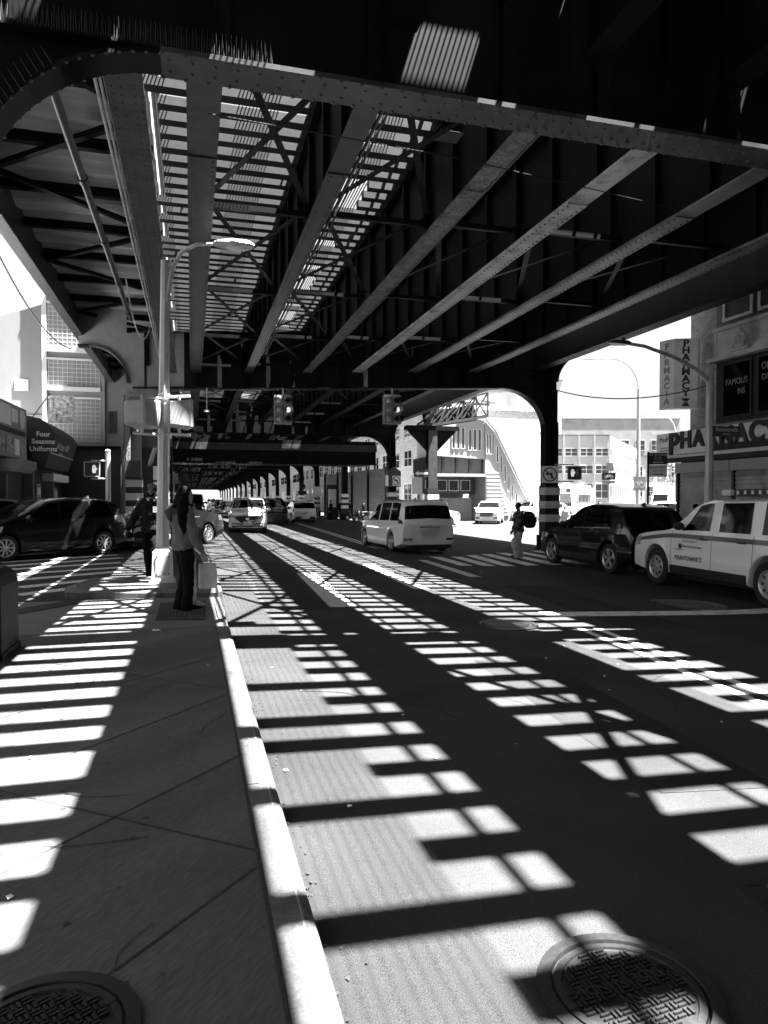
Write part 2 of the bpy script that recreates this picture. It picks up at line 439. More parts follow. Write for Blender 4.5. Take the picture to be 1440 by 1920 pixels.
# the two edge beams that carry the platforms, with conduits along the left one
for (i, j) in bays[:6]:
    for x in (-.72, 12.2):
        y0, y1 = by(i, x) + .2, by(j, x) - .2
        mb = MB(); mb.box(x - .21, x + .21, y0, y1, ZS, ZS + .04); mb.box(x - .015, x + .015, y0, y1, ZS + .04, 7.8)
        if i == 1:
            y = y0 + .1
            while y < y1:
                for s in (-.15, -.05, .10, .17): mb.rivet((x + s, y, ZS), .017, (0, 0, -1))
                y += .16
        rp(mb, 'platform_beam', [STEELG if i == 1 and x < 0 else STEEL])
mb = MB()
for k in range(4): mb.tube([(-1.05 + k * .055, 7.2, ZS + .12), (-1.05 + k * .055, 28, ZS + .12)], .02, 6)
rp(mb, 'conduit', [GALV])
mb = MB(); mb.tube([(-2.15, 7.3, 8.2), (-2.15, 27.5, 8.2)], .085, 10)
for k in range(6): mb.tube([(-2.15, 8.5 + k * 3.6, 8.2), (-2.15, 8.7 + k * 3.6, 8.2)], .11, 10)
rp(mb, 'drain_pipe', [STEELG])
# outer fascia girders and the platforms, canopies
for (xa, xb, xe) in ((-4.1, -.7, -4.1), (12.2, 15.6, 15.6)):
    mb = MB(); s = -1 if xa < 0 else 1
    mb.box(xe - .02, xe + .02, -60, 334, 7.75, 9.15); mb.box(xe - .15, xe + .15, -60, 334, 7.71, 7.75); mb.box(xe - .13, xe + .13, -60, 334, 9.15, 9.2)
    mb.tube([(xe + s * .22, -13, 7.95), (xe + s * .22, 178, 7.95)], .04, 6); mb.tube([(xe + s * .22, -13, 8.1), (xe + s * .22, 178, 8.1)], .03, 6)
    rp(mb, 'fascia_girder', [STEELG if xa < 0 else GALV])
    mb = MB()                                                     # platform: ribbed concrete planks seen from below
    n = 0; y = -60.0
    while y < 334:
        y2 = y + (1.15 if y < 45 else 10)
        mb.prism([(y, 8.85), (y + .15, 8.74), (y + (y2 - y) * .5, 8.64), (y2 - .15, 8.74), (y2 - .02, 8.85), (y2 - .02, 9.05), (y, 9.05)], 0, xa + .03, xb - .0)
        y = y2
    rp(mb, 'platform', [PLATC])
    mb = MB(); y = 8.2
    while y < 45:
        mb.box(xa + .03, xb - .03, y - .08, y + .08, 8.5, 8.72); y += 2.3
    y = 7.6; f = 0
    while y < 43:
        a, b = (xa + .1, xb - .1) if f else (xb - .1, xa + .1)
        mb.bar((a, y, 8.45), (b, y + 2.9, 8.45), .13, .10); f = 1 - f; y += 2.9
    rp(mb, 'bracing', [STEEL])
    mb = MB(); ca, cb = (-4.9, -.75) if xa < 0 else (9.6, 16.3)
    mb.box(ca, cb, -60, 334, 12.0, 12.15)
    y = -11
    while y < 334: mb.box(xa + 1.6, xa + 1.8, y - .1, y + .1, 9.05, 12.0); y += 6
    rp(mb, 'canopy', [STEEL])

# ties: each one a part where they show largest, the rest in one
def tie_boxes():
    out = []
    for (xa, xb, xlong, ph) in ((-.5, 2.42, -.85, .0), (3.52, 6.42, 2.9, .13), (6.92, 9.9, 6.42, .30)):
        y = -60 + ph; k = 0
        while y < 334:
            w_ = .215 + random.uniform(-.025, .03)
            lo = (xlong + random.uniform(-.04, .05) if random.random() < .66 else xlong - .2) if random.random() < .44 else xa
            if 6.1 < y < 7.4: lo = xa
            out.append((lo, xb, y, y + w_, lo < xa)); y += .485 + random.uniform(-.02, .02); k += 1
            if k % 17 == 11: y += random.uniform(-.1, .18)
    return out
TB = tie_boxes()
show = sorted([t for t in TB if t[2] > 8 and t[0] < 5], key=lambda t: t[2])[:96]
mb = MB()
for t in TB:
    if t in show:
        q = MB(); q.box(t[0], t[1], t[2], t[3], ZT + .06, ZT + .2); rp(q, 'railway_tie', [WOOD])
    else: mb.box(t[0], t[1], t[2], t[3], ZT + .06, ZT + .2)
o = rp(mb, 'railway_ties', [WOOD]); o['kind'] = 'stuff'
mb = MB()
for x in (.42, 3.86, 5.52, 7.35, 8.9, 2.52, 6.05, 9.5): mb.box(x - .022, x + .022, -60, 334, ZT + .2, ZT + .3)
mb.box(1.93, 2.02, -60, 334, ZT + .2, ZT + .3); rp(mb, 'running_rail', [STEEL])
mb = MB()                                                         # slatted walkways between the tracks
for (xa, xb) in ((-.78, -.35), (.78, 1.42), (2.81, 3.52), (6.40, 6.92)):
    x = xa
    while x < xb: mb.box(x, x + .013, -60, 334, ZT + .2, ZT + .225); x += .058
rp(mb, 'slatted_walkway', [WOOD])
mb = MB()                                                         # solid planking between, plus boards added to shape the sun patches
for (xa, xb) in ((2.12, 2.79), (4.06, 4.3), (5.75, 6.45), (8.9, 9.8)): mb.box(xa, xb, -60, 334, ZT + .245, ZT + .29)
for (xa, xb) in ((-.35, 2.1), (3.66, 4.07), (4.32, 5.74), (6.94, 8.88), (9.82, 12)): mb.box(xa, xb, 6.5, 6.98, ZT + .245, ZT + .29)  # boards added before the near girder to limit sun on its web
for (xa, xb) in ((2.6, 3.62), (6.4, 6.92), (-.8, -.35)):
    for (ya, yb) in ((6.3, 6.675), (6.76, 7.06)): mb.box(xa, xb, ya, yb, ZT + .23, ZT + .28)
mb.box(3.5, 3.62, 6.675, 6.76, ZT + .23, ZT + .28)
rb = random.Random(5)
for k in range(34):                                              # stray boards added to break up the sun bars cast below
    x0, y0, a = rb.uniform(-.3, 8), rb.uniform(-1, 22), rb.choice((0, PI / 2, .5, 2.4)) + rb.uniform(-.25, .25); l_ = rb.uniform(.15, .45)
    if 6.2 < y0 < 7.3: continue
    mb.bar((x0, y0, ZT + .33), (x0 + cos(a) * l_, y0 + sin(a) * l_, ZT + .33), rb.uniform(.03, .12), .03)
rp(mb, 'planking_and_shade_boards', [WOOD])
# lateral bracing and struts between the stringers
mb = MB()
for (i, j) in bays[1:4]:
    for a, b in zip(STR, STR[1:]):
        ya, yb = max(by(i, a), by(i, b)) + .3, min(by(j, a), by(j, b)) - .3; n = 4; dy = (yb - ya) / n
        for k in range(n):
            y0, y1 = ya + k * dy, ya + (k + 1) * dy
            if b < 5 or k % 2: 
                mb.bar((a + .1, y0, ZS + .30), (b - .1, y1, ZS + .30), .10, .012); mb.bar((b - .1, y0, ZS + .318), (a + .1, y1, ZS + .318), .10, .012)
            mb.bar((a + .1, y1, ZS + .2), (b - .1, y1, ZS + .2), .09, .09)
rp(mb, 'lateral_bracing', [STEEL])
for (a, b) in ((4.17, 5.95), (7.95, 10.1)):
    mb = MB()
    for y0 in (-2.4, 1.9): mb.bar((a + .1, y0, ZS + .30), (b - .1, y0 + 3.9, ZS + .30), .10, .012); mb.bar((b - .1, y0, ZS + .318), (a + .1, y0 + 3.9, ZS + .318), .10, .012)
    rp(mb, 'lateral_bracing', [STEEL])
mb = MB()                                                         # gusset plates that catch the light
for (x, y) in ((.5, 8.3), (2.5, 7.9), (3.3, 9.1)): mb = MB(); mb.box(x, x + .35, y, y + .3, ZS + .345, ZS + .352); rp(mb, 'gusset_plate', [STEELG])
# conduits and cables clipped under the girders
for (x_, z_, r_) in ((2.36, 6.5, .025), (2.44, 6.5, .018), (4.5, 6.45, .03), (6.2, 6.42, .02), (8.25, 6.4, .03)):
    mb = MB(); mb.tube([(x_, 7.3, z_), (x_ + .01, 17, z_ - .03), (x_, 24.5, z_)], r_, 6); rp(mb, 'conduit', [STEELG])
# bird spikes along the near girder's flange
mb = MB()
def spike(p, d): mb.tube([p, (p[0] + d[0], p[1] + d[1], p[2] + d[2])], [.004, .0015], 4)
x = -1.6
while x < .75:
    spike((x, 6.78, ZB + .05), (random.uniform(-.01, .01), -.04, .17)); spike((x + .02, 6.80, ZB + .05), (random.uniform(-.01, .01), .03, .17)); x += .045
rp(mb, 'bird_spikes', [STEELG]); mb = MB()
for k in range(16):
    t = rad(165 - k * 2.6)
    bx, bz = XL + 1.84 + 1.56 * cos(t), 4.1 + (ZB - 4.1 + .05) * sin(t)
    spike((bx, 6.80, bz), (-.09, -.02, .14))
rp(mb, 'bird_spikes', [STEELG])
# mezzanine passage slung under the second bent
mb = MB(); mb.box(-1.6, 12.2, 46.5, 50, 3.9, 5.45, 0); mb.box(-1.65, 12.25, 46.42, 46.5, 4.75, 5.2, 1); mb.box(-1.65, 12.25, 46.4, 46.5, 3.85, 3.98, 0)
rp(mb, 'mezzanine', [STEEL, STEELG])
# ================================================================== buildings
BRICK = None
def brick_mat(name, v, mortar, sc=5.0):
    if name in MATS: return MATS[name]
    m = bpy.data.materials.new(name); m.use_nodes = True; nt = m.node_tree; b = nt.nodes['Principled BSDF']
    tc = nt.nodes.new('ShaderNodeTexCoord'); sp = nt.nodes.new('ShaderNodeSeparateXYZ'); cb = nt.nodes.new('ShaderNodeCombineXYZ')
    ad = nt.nodes.new('ShaderNodeMath'); ad.operation = 'ADD'
    nt.links.new(tc.outputs['Object'], sp.inputs[0]); nt.links.new(sp.outputs[0], ad.inputs[0]); nt.links.new(sp.outputs[1], ad.inputs[1])
    nt.links.new(ad.outputs[0], cb.inputs[0]); nt.links.new(sp.outputs[2], cb.inputs[1])
    br = nt.nodes.new('ShaderNodeTexBrick'); br.inputs['Scale'].default_value = sc
    br.inputs['Color1'].default_value = (v, v, v, 1); br.inputs['Color2'].default_value = (v * .6, v * .6, v * .6, 1); br.inputs['Mortar'].default_value = (mortar,) * 3 + (1,)
    br.inputs['Mortar Size'].default_value = .018; br.inputs['Brick Width'].default_value = 1.1; br.inputs['Row Height'].default_value = .42
    nt.links.new(cb.outputs[0], br.inputs['Vector'])
    nz = nt.nodes.new('ShaderNodeTexNoise'); nz.inputs['Scale'].default_value = 1.5; nz.inputs['Detail'].default_value = 6
    mr = nt.nodes.new('ShaderNodeMapRange'); mr.inputs['To Min'].default_value = .5; mr.inputs['To Max'].default_value = 1.5
    nt.links.new(nz.outputs['Fac'], mr.inputs['Value'])
    mx = nt.nodes.new('ShaderNodeVectorMath'); mx.operation = 'SCALE'
    nt.links.new(br.outputs['Color'], mx.inputs[0]); nt.links.new(mr.outputs[0], mx.inputs['Scale']); nt.links.new(mx.outputs[0], b.inputs['Base Color'])
    b.inputs['Roughness'].default_value = .85
    bp = nt.nodes.new('ShaderNodeBump'); bp.inputs['Strength'].default_value = .4; bp.inputs['Distance'].default_value = .01
    nt.links.new(br.outputs['Fac'], bp.inputs['Height']); bp.invert = True; nt.links.new(bp.outputs[0], b.inputs['Normal'])
    MATS[name] = m; return m
BRK = brick_mat('brick', .30, .42)
BRKL = brick_mat('pale_brick', .55, .5)
STONE = mat('stone_band', .5, .8, var=.2, scale=2, stain=.45, sscale=1.2)
STUCCO = mat('stucco', .3, .85, var=.12, scale=.6, stain=.2, sscale=.5)
PANEL = mat('pale_panel', .4, .6, var=.06, scale=.8, stain=.1)
CLAD = mat('metal_cladding', .15, .5, var=.08, scale=1.2, stain=.15, sscale=.8, stretch=(1, 1, .2))
GREYW = mat('grey_wall', .22, .8, var=.2, scale=.7, stain=.3)
ROOFM = mat('tar_roof', .06, .9, var=.2)
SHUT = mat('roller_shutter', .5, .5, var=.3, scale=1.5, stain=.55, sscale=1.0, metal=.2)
SIGNW = mat('sign_white', .88, .5, var=.06, stain=.15, sscale=2)
SIGNG = mat('sign_grey', .3, .5, var=.1)
SIGNB = mat('sign_black', .02, .45)
LETT = mat('letter_dark', .035, .5)
LETW = mat('letter_white', .75, .5)
AWN = mat('awning_canvas', .035, .7, var=.25, scale=3)
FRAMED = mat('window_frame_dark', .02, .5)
FRAMEL = mat('window_frame_pale', .6, .5)
BLIND = mat('window_blind', .45, .7, var=.15, scale=4)
WGLASS = mat('window_glass', .04, .06, spec=.8)
GBLOCK = mat('glass_block', .15, .25, var=.2, scale=1.3, spec=.6)
GROUT = mat('glass_block_grout', .32, .7)

class Face:
    """a building's front: u runs along the wall, n points out of it"""
    def __init__(s, p0, p1):
        s.o = Vector((p0[0], p0[1], 0)); d = Vector((p1[0] - p0[0], p1[1] - p0[1], 0)); s.w = d.length; s.u = d.normalized(); s.n = s.u.cross(Vector((0, 0, 1)))
    def P(s, u, out, z): p = s.o + s.u * u + s.n * out; return (p.x, p.y, z)
    def box(s, mb, u0, u1, o0, o1, z0, z1, m=0):
        mb.hexa([s.P(u0, o1, z0), s.P(u1, o1, z0), s.P(u1, o0, z0), s.P(u0, o0, z0), s.P(u0, o1, z1), s.P(u1, o1, z1), s.P(u1, o0, z1), s.P(u0, o0, z1)], m)
    def ang(s): return math.atan2(s.u.y, s.u.x)

def window(fc, u0, u1, z0, z1, parent, fm, gm, mull=(1, 1), dep=.06, fw=.07, sub=False, blind=0):
    """a window standing 2 cm proud of the wall: frame bars round a recessed pane"""
    mb = MB()
    fc.box(mb, u0, u1, .003, dep, z0, z0 + fw); fc.box(mb, u0, u1, .003, dep, z1 - fw, z1)
    fc.box(mb, u0, u0 + fw, .003, dep, z0 + fw, z1 - fw); fc.box(mb, u1 - fw, u1, .003, dep, z0 + fw, z1 - fw)
    for k in range(1, mull[0]):
        c = u0 + (u1 - u0) * k / mull[0]; fc.box(mb, c - fw * .35, c + fw * .35, .004, dep - .006, z0 + fw, z1 - fw)
    for k in range(1, mull[1]):
        c = z0 + (z1 - z0) * k / mull[1]; fc.box(mb, u0 + fw, u1 - fw, .004, dep - .009, c - fw * .35, c + fw * .35)
    g = MB(); fc.box(g, u0 + fw, u1 - fw, .002, .018, z0 + fw, z1 - fw)
    if sub:
        w_ = mb.build('window', fm, parent); p_ = g.build('pane', gm, w_, world=False)
        iv = Matrix.Rotation(-parent.rotation_euler.z, 4, 'Z') @ Matrix.Translation(-parent.location); p_.data.transform(iv)
        if blind:
            b = MB(); fc.box(b, u0 + fw, u1 - fw, .019, .024, z1 - fw - (z1 - z0) * blind, z1 - fw); q = b.build('blind', BLIND, w_, world=False); q.data.transform(iv)
    else:
        fs = len(mb.f); g2 = [tuple(v) for v in g.v]; mb.raw(g2, g.f, 1); w_ = mb.build('window', [fm, gm], parent)
    return w_

def plain_building(name, label, cat, p0, p1, depth, z0, z1, m, rows=(), cols=4, group=None, ww=.62, cornice=True, gm=None, fm=None, mull=(2, 2), zb=None):
    fc = Face(p0, p1); b = thing(name, label, cat, (p0[0], p0[1], z0), 0, group)
    mb = MB(); fc.box(mb, 0, fc.w, -depth, 0, z0 - .3, z1)
    mb.build('wall', m, b)
    mb = MB(); fc.box(mb, -.1, fc.w + .1, -depth - .1, .14, z1, z1 + .35 if cornice else z1 + .1); mb.build('roof', STONE if cornice else ROOFM, b)
    for (a, c) in rows:
        for k in range(cols):
            uc = fc.w * (k + .5) / cols; hw = fc.w / cols * ww / 2
            window(fc, uc - hw, uc + hw, a, c, b, fm or FRAMEL, gm or WGLASS, mull)
    return b, fc

# ---- the brick pharmacy building on the right
ph = thing('brick_building', 'three storey brick corner building with stone bands above the shuttered pharmacy', 'building', (17.4, 21.5, -.3))
fc = Face((17.4, 21.5), (17.4, -60))
FZ = dict(a=3.05, b=4.0)
mb = MB()
fc.box(mb, 0, fc.w, -14, 0, 4.0, 13.5)
mb.build('wall', BRK, ph)
mb = MB(); fc.box(mb, -.75, fc.w, -14, -.25, -.5, 3.97); fc.box(mb, -1.9, -.75, -14, -.25, 3.05, 3.97); mb.build('ground_floor', GREYW, ph)
# stone band, ledge and medallion between the two window storeys
mb = MB(); fc.box(mb, 1.35, fc.w, .003, .16, 6.35, 7.2); fc.box(mb, 1.2, fc.w, .003, .34, 6.2, 6.35); fc.box(mb, 1.35, fc.w, .003, .24, 7.2, 7.32)
for k in range(12): fc.box(mb, 1.45 + k * 1.1, 1.5 + k * 1.1, .16, .175, 6.4, 7.15)
mb.build('stone_band', STONE, ph)
mb = MB()
c0 = fc.P(2.55, .17, 6.72)
mb.lathe([(.24, 0), (.26, -.05), (.2, -.09), (.15, -.05), (.13, -.03), (.0, -.05)], c0, axis=0, n=18)
mb.prism([(c0[1] - .40, 6.41), (c0[1] + .40, 6.41), (c0[1] + .34, 6.5), (c0[1] - .34, 6.5)], 0, c0[0] - .05, c0[0] + .01); mb.prism([(c0[1] - .12, 6.98), (c0[1] + .12, 6.98), (c0[1] + .05, 7.12), (c0[1] - .05, 7.12)], 0, c0[0] - .05, c0[0] + .01)
for s_ in (-1, 1): mb.bar((c0[0], c0[1] + s_ * .36, 6.5), (c0[0], c0[1] + s_ * .15, 7.0), .07, .06)
mb.build('medallion', STONE, ph)
for k in range(5):                                               # black framed window bays of both storeys
    u0 = 1.35 + k * 5.2
    mb = MB(); fc.box(mb, u0, u0 + 4.9, .003, .05, 4.12, 6.19); fc.box(mb, u0, u0 + 4.9, .003, .05, 7.33, 10.2)
    mb.build('window_bay', FRAMED, ph)
    for j in range(3):
        a = u0 + .32 + j * 1.52
        f2 = Face(fc.P(0, .05, 0)[:2], fc.P(fc.w, .05, 0)[:2])
        window(f2, a, a + 1.3, 4.25, 6.1, ph, FRAMED, GLASS, (1, 1), sub=k == 0)
        window(f2, a, a + 1.3, 7.5, 10.0, ph, FRAMEL, GLASS, (1, 2), sub=k == 0, blind=[.55, .45, .5][j] if k == 0 else 0, fw=.1)
mb = MB(); fc.box(mb, -.1, fc.w, -14, .4, 13.5, 14.1); mb.build('cornice', STONE, ph)
rr = (PI / 2, 0, -PI / 2)
for (t, u, z, sz) in (('FAMOUS', 2.33, 5.42, .34), ('INS', 2.55, 5.08, .3), ('OPEN', 3.72, 5.72, .36), ('DRIVING', 3.86, 5.38, .32), ('429 -', 3.9, 4.98, .3)):
    text_mesh(t, sz * .85, SIGNG, 'window_lettering', ph, fc.P(u, .11, z), rr, sx=.85, extrude=.002, world=True)
# ---- pharmacy shopfront: sign band, shutters and blade sign
sg = thing('shop_sign', 'long pale sign band with big dark letters across the pharmacy front', 'shop sign', fc.P(0, .02, 3.1))
mb = MB(); fc.box(mb, -1.75, 14, -.24, .1, 3.08, 4.02); mb.build('sign_board', SIGNW, sg)
mb = MB(); fc.box(mb, 1.3, 4.6, .101, .13, 3.2, 3.42); mb.build('sign_strip', SIGNB, sg)
sizes = [1.3, .98, .92, .92, .92, .96, 1.05, 1.32]
for k, ch in enumerate('PHARMACY'):
    text_mesh(ch, sizes[k] * .86, LETT, 'raised_letter', sg, fc.P(-.72 + k * .66, .13, 3.63 + (-.08 if k in (0, 7) else .04)), rr, extrude=.04, bold=.03, world=True)
mb = MB(); fc.box(mb, 5.5, 6.5, .101, .14, 3.2, 3.95); mb.build('rx_plate', SIGNB, sg)
text_mesh('Rx', .6, LETW, 'lettering', sg, fc.P(5.98, .15, 3.6), rr, extrude=.003, world=True)
mb = MB()
for k in range(3): fc.box(mb, -1.55, -.95, .101, .105, 3.25 + k * .1, 3.29 + k * .1)
fc.box(mb, -.6, .9, .101, .105, 3.16, 3.2); mb.build('small_print', SIGNG, sg)
text_mesh('MedFx', .26, LETT, 'lettering', sg, fc.P(-1.25, .105, 3.78), rr, extrude=.003, sx=.9, world=True)
sf = thing('shopfront', 'dented grey roller shutters pulled down under the pharmacy sign band', 'shopfront', fc.P(0, 0, -.3))
for (a, b_) in ((-.62, 2.0), (2.12, 6.6), (6.75, 12)):
    mb = MB(); z = -.2
    while z < 2.45: 
        mb.hexa([fc.P(a, -.05, z), fc.P(b_, -.05, z), fc.P(b_, -.2, z), fc.P(a, -.2, z), fc.P(a, -.11, z + .15), fc.P(b_, -.11, z + .15), fc.P(b_, -.2, z + .15), fc.P(a, -.2, z + .15)]); z += .15
    s_ = mb.build('roller_shutter', SHUT, sf)
    mb = MB(); mb.prism([(0, 0)] * 3, 0, 0, 0) if False else None
    fc.box(mb, a - .04, b_ + .04, -.2, .12, 2.5, 2.86); mb.build('shutter_box', PANEL, sf)
mb = MB(); fc.box(mb, -1.7, 12, -.2, .16, 2.9, 3.07); mb.build('fascia', SIGNB, sf)
for u in (-.72, 2.06, 6.68): mb = MB(); fc.box(mb, u - .05, u + .05, -.2, -.02, -.3, 2.5); mb.build('shutter_post', SIGNB, sf)
bs = thing('blade_sign', 'tall two sided pharmacy sign box hung from the brick corner', 'blade sign', (16.7, 21.0, 4.75))
mb = MB()
A_, B_, C_, D_ = (16.28, 20.95), (17.02, 20.68), (17.3, 20.9), (16.1, 21.5)
mb.prism([A_, B_, C_, D_], 2, 4.72, 7.15); mb.build('sign_box', SIGNW, bs)
mb = MB(); mb.bar((16.9, 21.1, 6.6), (17.4, 21.1, 6.6), .05, .05); mb.bar((16.9, 21.1, 5.2), (17.4, 21.1, 5.2), .05, .05); mb.build('bracket', STEEL, bs)
fa, fb = Face(A_, B_), Face(D_, A_)
for k, ch in enumerate('PHARMACY'):
    text_mesh(ch, .33, LETT, 'lettering', bs, fa.P(fa.w * .5, .006, 6.98 - k * .248), (PI / 2, 0, fa.ang()), bold=.012, sx=1.15, world=True)
for k, ch in enumerate('FARMACIA'):
    text_mesh(ch, .31, SIGNG, 'lettering', bs, fb.P(fb.w * .5, .006, 6.9 - k * .275), (PI / 2, 0, fb.ang()), bold=.01, sx=1.1, world=True)
mb = MB(); mb.prism([(0, 0)], 0, 0, 0) if False else None
u_, z_ = fa.w * .5, 4.93
poly = [(-.14, -.14), (.14, -.14), (.07, -.03), (.07, .04), (.15, .14), (-.15, .14), (-.07, .04), (-.07, -.03)]
mb.face([fa.P(u_ + a, .004, z_ + b) for a, b in poly]); mb.build('mortar_emblem', LETT, bs)
text_mesh('Rx', .13, LETW, 'lettering', bs, fa.P(u_, .008, z_), (PI / 2, 0, fa.ang()), world=True)

# ---- the clad station building with glass block windows on the left
st = thing('station_building', 'pale metal clad station building with stacked glass block windows beyond the left column', 'building', (-6, 40, 0))
ff = Face((-14.0, 40), (-3.0, 40))
mb = MB()
mb.prism([(-14.5, 5.95), (-7.42, 5.95), (-7.42, 11.7), (-14.5, 8.9)], 1, 40, 46); mb.build('side_wing', CLAD, st)
mb = MB(); ff.box(mb, 6.58, 11.2, -6, .35, 4.35, 16.0); mb.build('wall', CLAD, st)
mb = MB(); ff.box(mb, -2, 6.58, -5, .1, 5.35, 5.92); ff.box(mb, -2, 6.5, -5, .02, 3.9, 5.35); mb.build('band_course', CLAD, st)
mb = MB(); ff.box(mb, 6.58, 6.8, .36, .5, 4.3, 16); mb.build('corner_trim', PANEL, st)
fg = Face(ff.P(0, .35, 0)[:2], ff.P(11, .35, 0)[:2])
for (za, zb_) in ((4.55, 6.75), (7.45, 8.75), (9.45, 11.65), (12.4, 14.0)):
    ub = 9.35
    mb = MB(); fg.box(mb, 6.82, ub, .003, .03, za, zb_); w_ = mb.build('glass_block_window', GBLOCK, st)
    mb = MB()
    u = 6.86
    while u < ub: fg.box(mb, u, u + .03, .03, .045, za, zb_); u += .225
    z = za
    while z < zb_: fg.box(mb, 6.82, ub, .031, .042, z, z + .03); z += .225
    q = mb.build('grout', GROUT, w_, world=False); q.data.transform(Matrix.Translation((6, -40, 0)))
    mb = MB(); fg.box(mb, 6.8, ub + .05, .003, .14, zb_ + .02, zb_ + .12); fg.box(mb, 6.8, ub + .05, .003, .30, zb_ + .42, zb_ + .62); mb.build('spandrel', PANEL, st)
window(fg, 9.75, 10.15, 5.0, 6.2, st, FRAMED, GLASS, (1, 1))
mb = MB(); fg.box(mb, 9.45, 9.6, .003, .2, 4.4, 12); fg.box(mb, 10.4, 10.95, .003, .3, 0, 12); mb.build('pilaster', CLAD, st)
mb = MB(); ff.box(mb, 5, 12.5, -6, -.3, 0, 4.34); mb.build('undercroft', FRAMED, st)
mb = MB(); mb.box(-2.95, -1.2, 42, 47, 3.6, 9); mb.build('rear_wall', CLAD, st)
f3 = Face((-2.95, 42), (-1.2, 42)); window(f3, .35, .95, 5.5, 6.3, st, FRAMED, GLASS, (1, 1))
window(Face(ff.P(0, .02, 0)[:2], ff.P(6, .02, 0)[:2]), 5.0, 6.0, 4.3, 5.1, st, FRAMEL, WGLASS, (1, 1))
mb = MB(); mb.box(-8.8, -8.15, 39.93, 39.99, 7.15, 7.75); mb.build('vent_cover', PANEL, st)

# ---- row of small shops under it
sh = thing('shop_row', 'low dark shopfronts with a half open shutter on the left corner', 'shops', (-6.2, 30, 0))
f4 = Face((-6.2, 22.5), (-6.2, 39.5))
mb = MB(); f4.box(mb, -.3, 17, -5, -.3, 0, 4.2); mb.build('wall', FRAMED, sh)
mb = MB(); f4.box(mb, -.4, 17, -5, -.0, 4.2, 4.5); mb.build('roof', STONE, sh)
mb = MB()
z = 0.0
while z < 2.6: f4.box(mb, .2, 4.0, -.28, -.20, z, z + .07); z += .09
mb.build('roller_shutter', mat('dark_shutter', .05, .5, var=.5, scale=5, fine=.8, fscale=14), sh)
for u in (0, 4.2, 8.4, 12.6): mb = MB(); f4.box(mb, u - .12, u + .12, -.29, .05, 0, 3.2); mb.build('pillar', GREYW, sh)
POST = mat('poster_print', .35, .5, var=.9, scale=7, fine=.5, fscale=25)
for (u, w_, z, h) in ((9.2, .9, 1.0, 1.3), (10.6, .9, .6, 1.6), (13.2, 1.1, 1.2, .9), (14.6, .9, .6, 1.5)):
    mb = MB(); f4.box(mb, u, u + w_, -.29, -.27, z, z + h); f4.box(mb, u + .1, u + w_ - .1, -.27, -.262, z + .1, z + h * .55, 1); f4.box(mb, u + .1, u + w_ - .1, -.27, -.262, z + h * .7, z + h * .9, 2)
    mb.build('poster', [POST, SIGNG, LETW], sh)
mb = MB(); f4.box(mb, 11.8, 15.8, -.28, .2, 2.35, 2.7); mb.build('lit_sign_box', SIGNW, sh)
# sign board with goods pictures, left of the awning
bd = thing('shop_sign', 'small shop board crowded with product pictures beside the dark awning', 'shop sign', (-5.75, 25.5, 2.9))
f5 = Face((-5.9, 23.4), (-5.75, 27.8))
mb = MB(); f5.box(mb, 0, f5.w, -.2, 0, 2.95, 4.75); mb.build('sign_board', SIGNG, bd)
for (u0, u1, z0, z1, mm) in ((.15, 2.4, 4.0, 4.65, 0), (2.5, 3.2, 4.15, 4.6, 0), (.15, 4.2, 3.75, 3.92, 1), (.2, .9, 3.05, 3.6, 0), (1.0, 1.7, 3.05, 3.5, 2), (1.8, 2.7, 3.1, 3.65, 2), (2.8, 3.4, 3.05, 3.6, 0), (3.5, 4.2, 3.1, 3.6, 2)):
    mb = MB(); f5.box(mb, u0, u1, .001, .02, z0, z1); mb.build('picture_panel', [SIGNW, SIGNB, POST][mm], bd)
mb = MB(); o_ = f5.P(3.75, .03, 4.33); mb.disc(o_, .33, axis=0, n=24); mb.lathe([(.33, -.03), (.33, .02), (.27, .02), (.27, .005)], o_, axis=0, n=24); mb.build('round_emblem', SIGNW, bd)
mb = MB(); f5.box(mb, -1.4, -.05, -.3, .1, 3.2, 5.1); mb.build('end_panel', POST, bd)
tb = thing('air_conditioner', 'boxy pale air conditioner hung under the product picture board', 'air conditioner', (-5.6, 26, 2.6))
mb = MB(); mb.prism([(-6.2, 2.45), (-5.55, 2.45), (-5.35, 2.6), (-5.35, 2.85), (-6.2, 2.85)], 1, 24.9, 27.4); mb.build('casing', PANEL, tb)
mb = MB(); [mb.box(-5.36, -5.335, 25.1 + k * .2, 25.22 + k * .2, 2.62, 2.83) for k in range(11)]; mb.build('grille', SIGNG, tb)
# the uniforms shop awning
aw = thing('awning', 'dark bulging canvas awning with white lettering of the uniforms shop', 'awning', (-5.5, 29, 2.8))
prof = [(-6.2, 4.75), (-5.55, 4.6), (-5.15, 4.3), (-4.98, 4.0), (-5.2, 3.3), (-5.38, 2.75), (-5.75, 2.72), (-5.95, 3.6)]
mb = MB()
mb.loft([[(a, 29, b) for a, b in prof], [(a, 34.2, b) for a, b in prof]], 0, smooth=False, caps=True); mb.build('canvas', AWN, aw)
for k, t in enumerate(('Four', 'Seasons', 'Uniforms')):
    text_mesh(t, .255, LETW, 'lettering', aw, (-5.42, 28.985, 4.0 - k * .28), (PI / 2, 0, 0), bold=.008, world=True)
for (y0, y1, t0, t1) in ((29.9, 30.5, .35, .65), (30.7, 31.5, .3, .6), (31.7, 32.5, .35, .7), (30.8, 31.6, .02, .15)):
    mb = MB(); pa, pb = Vector((-5.2 + .008, 0, 3.3)), Vector((-4.98 + .008, 0, 4.0))
    A0, A1 = pa.lerp(pb, t0), pa.lerp(pb, t1)
    mb.face([(A0.x, y0, A0.z), (A0.x, y1, A0.z), (A1.x, y1, A1.z), (A1.x, y0, A1.z)]); mb.build('lettering', SIGNG, aw)
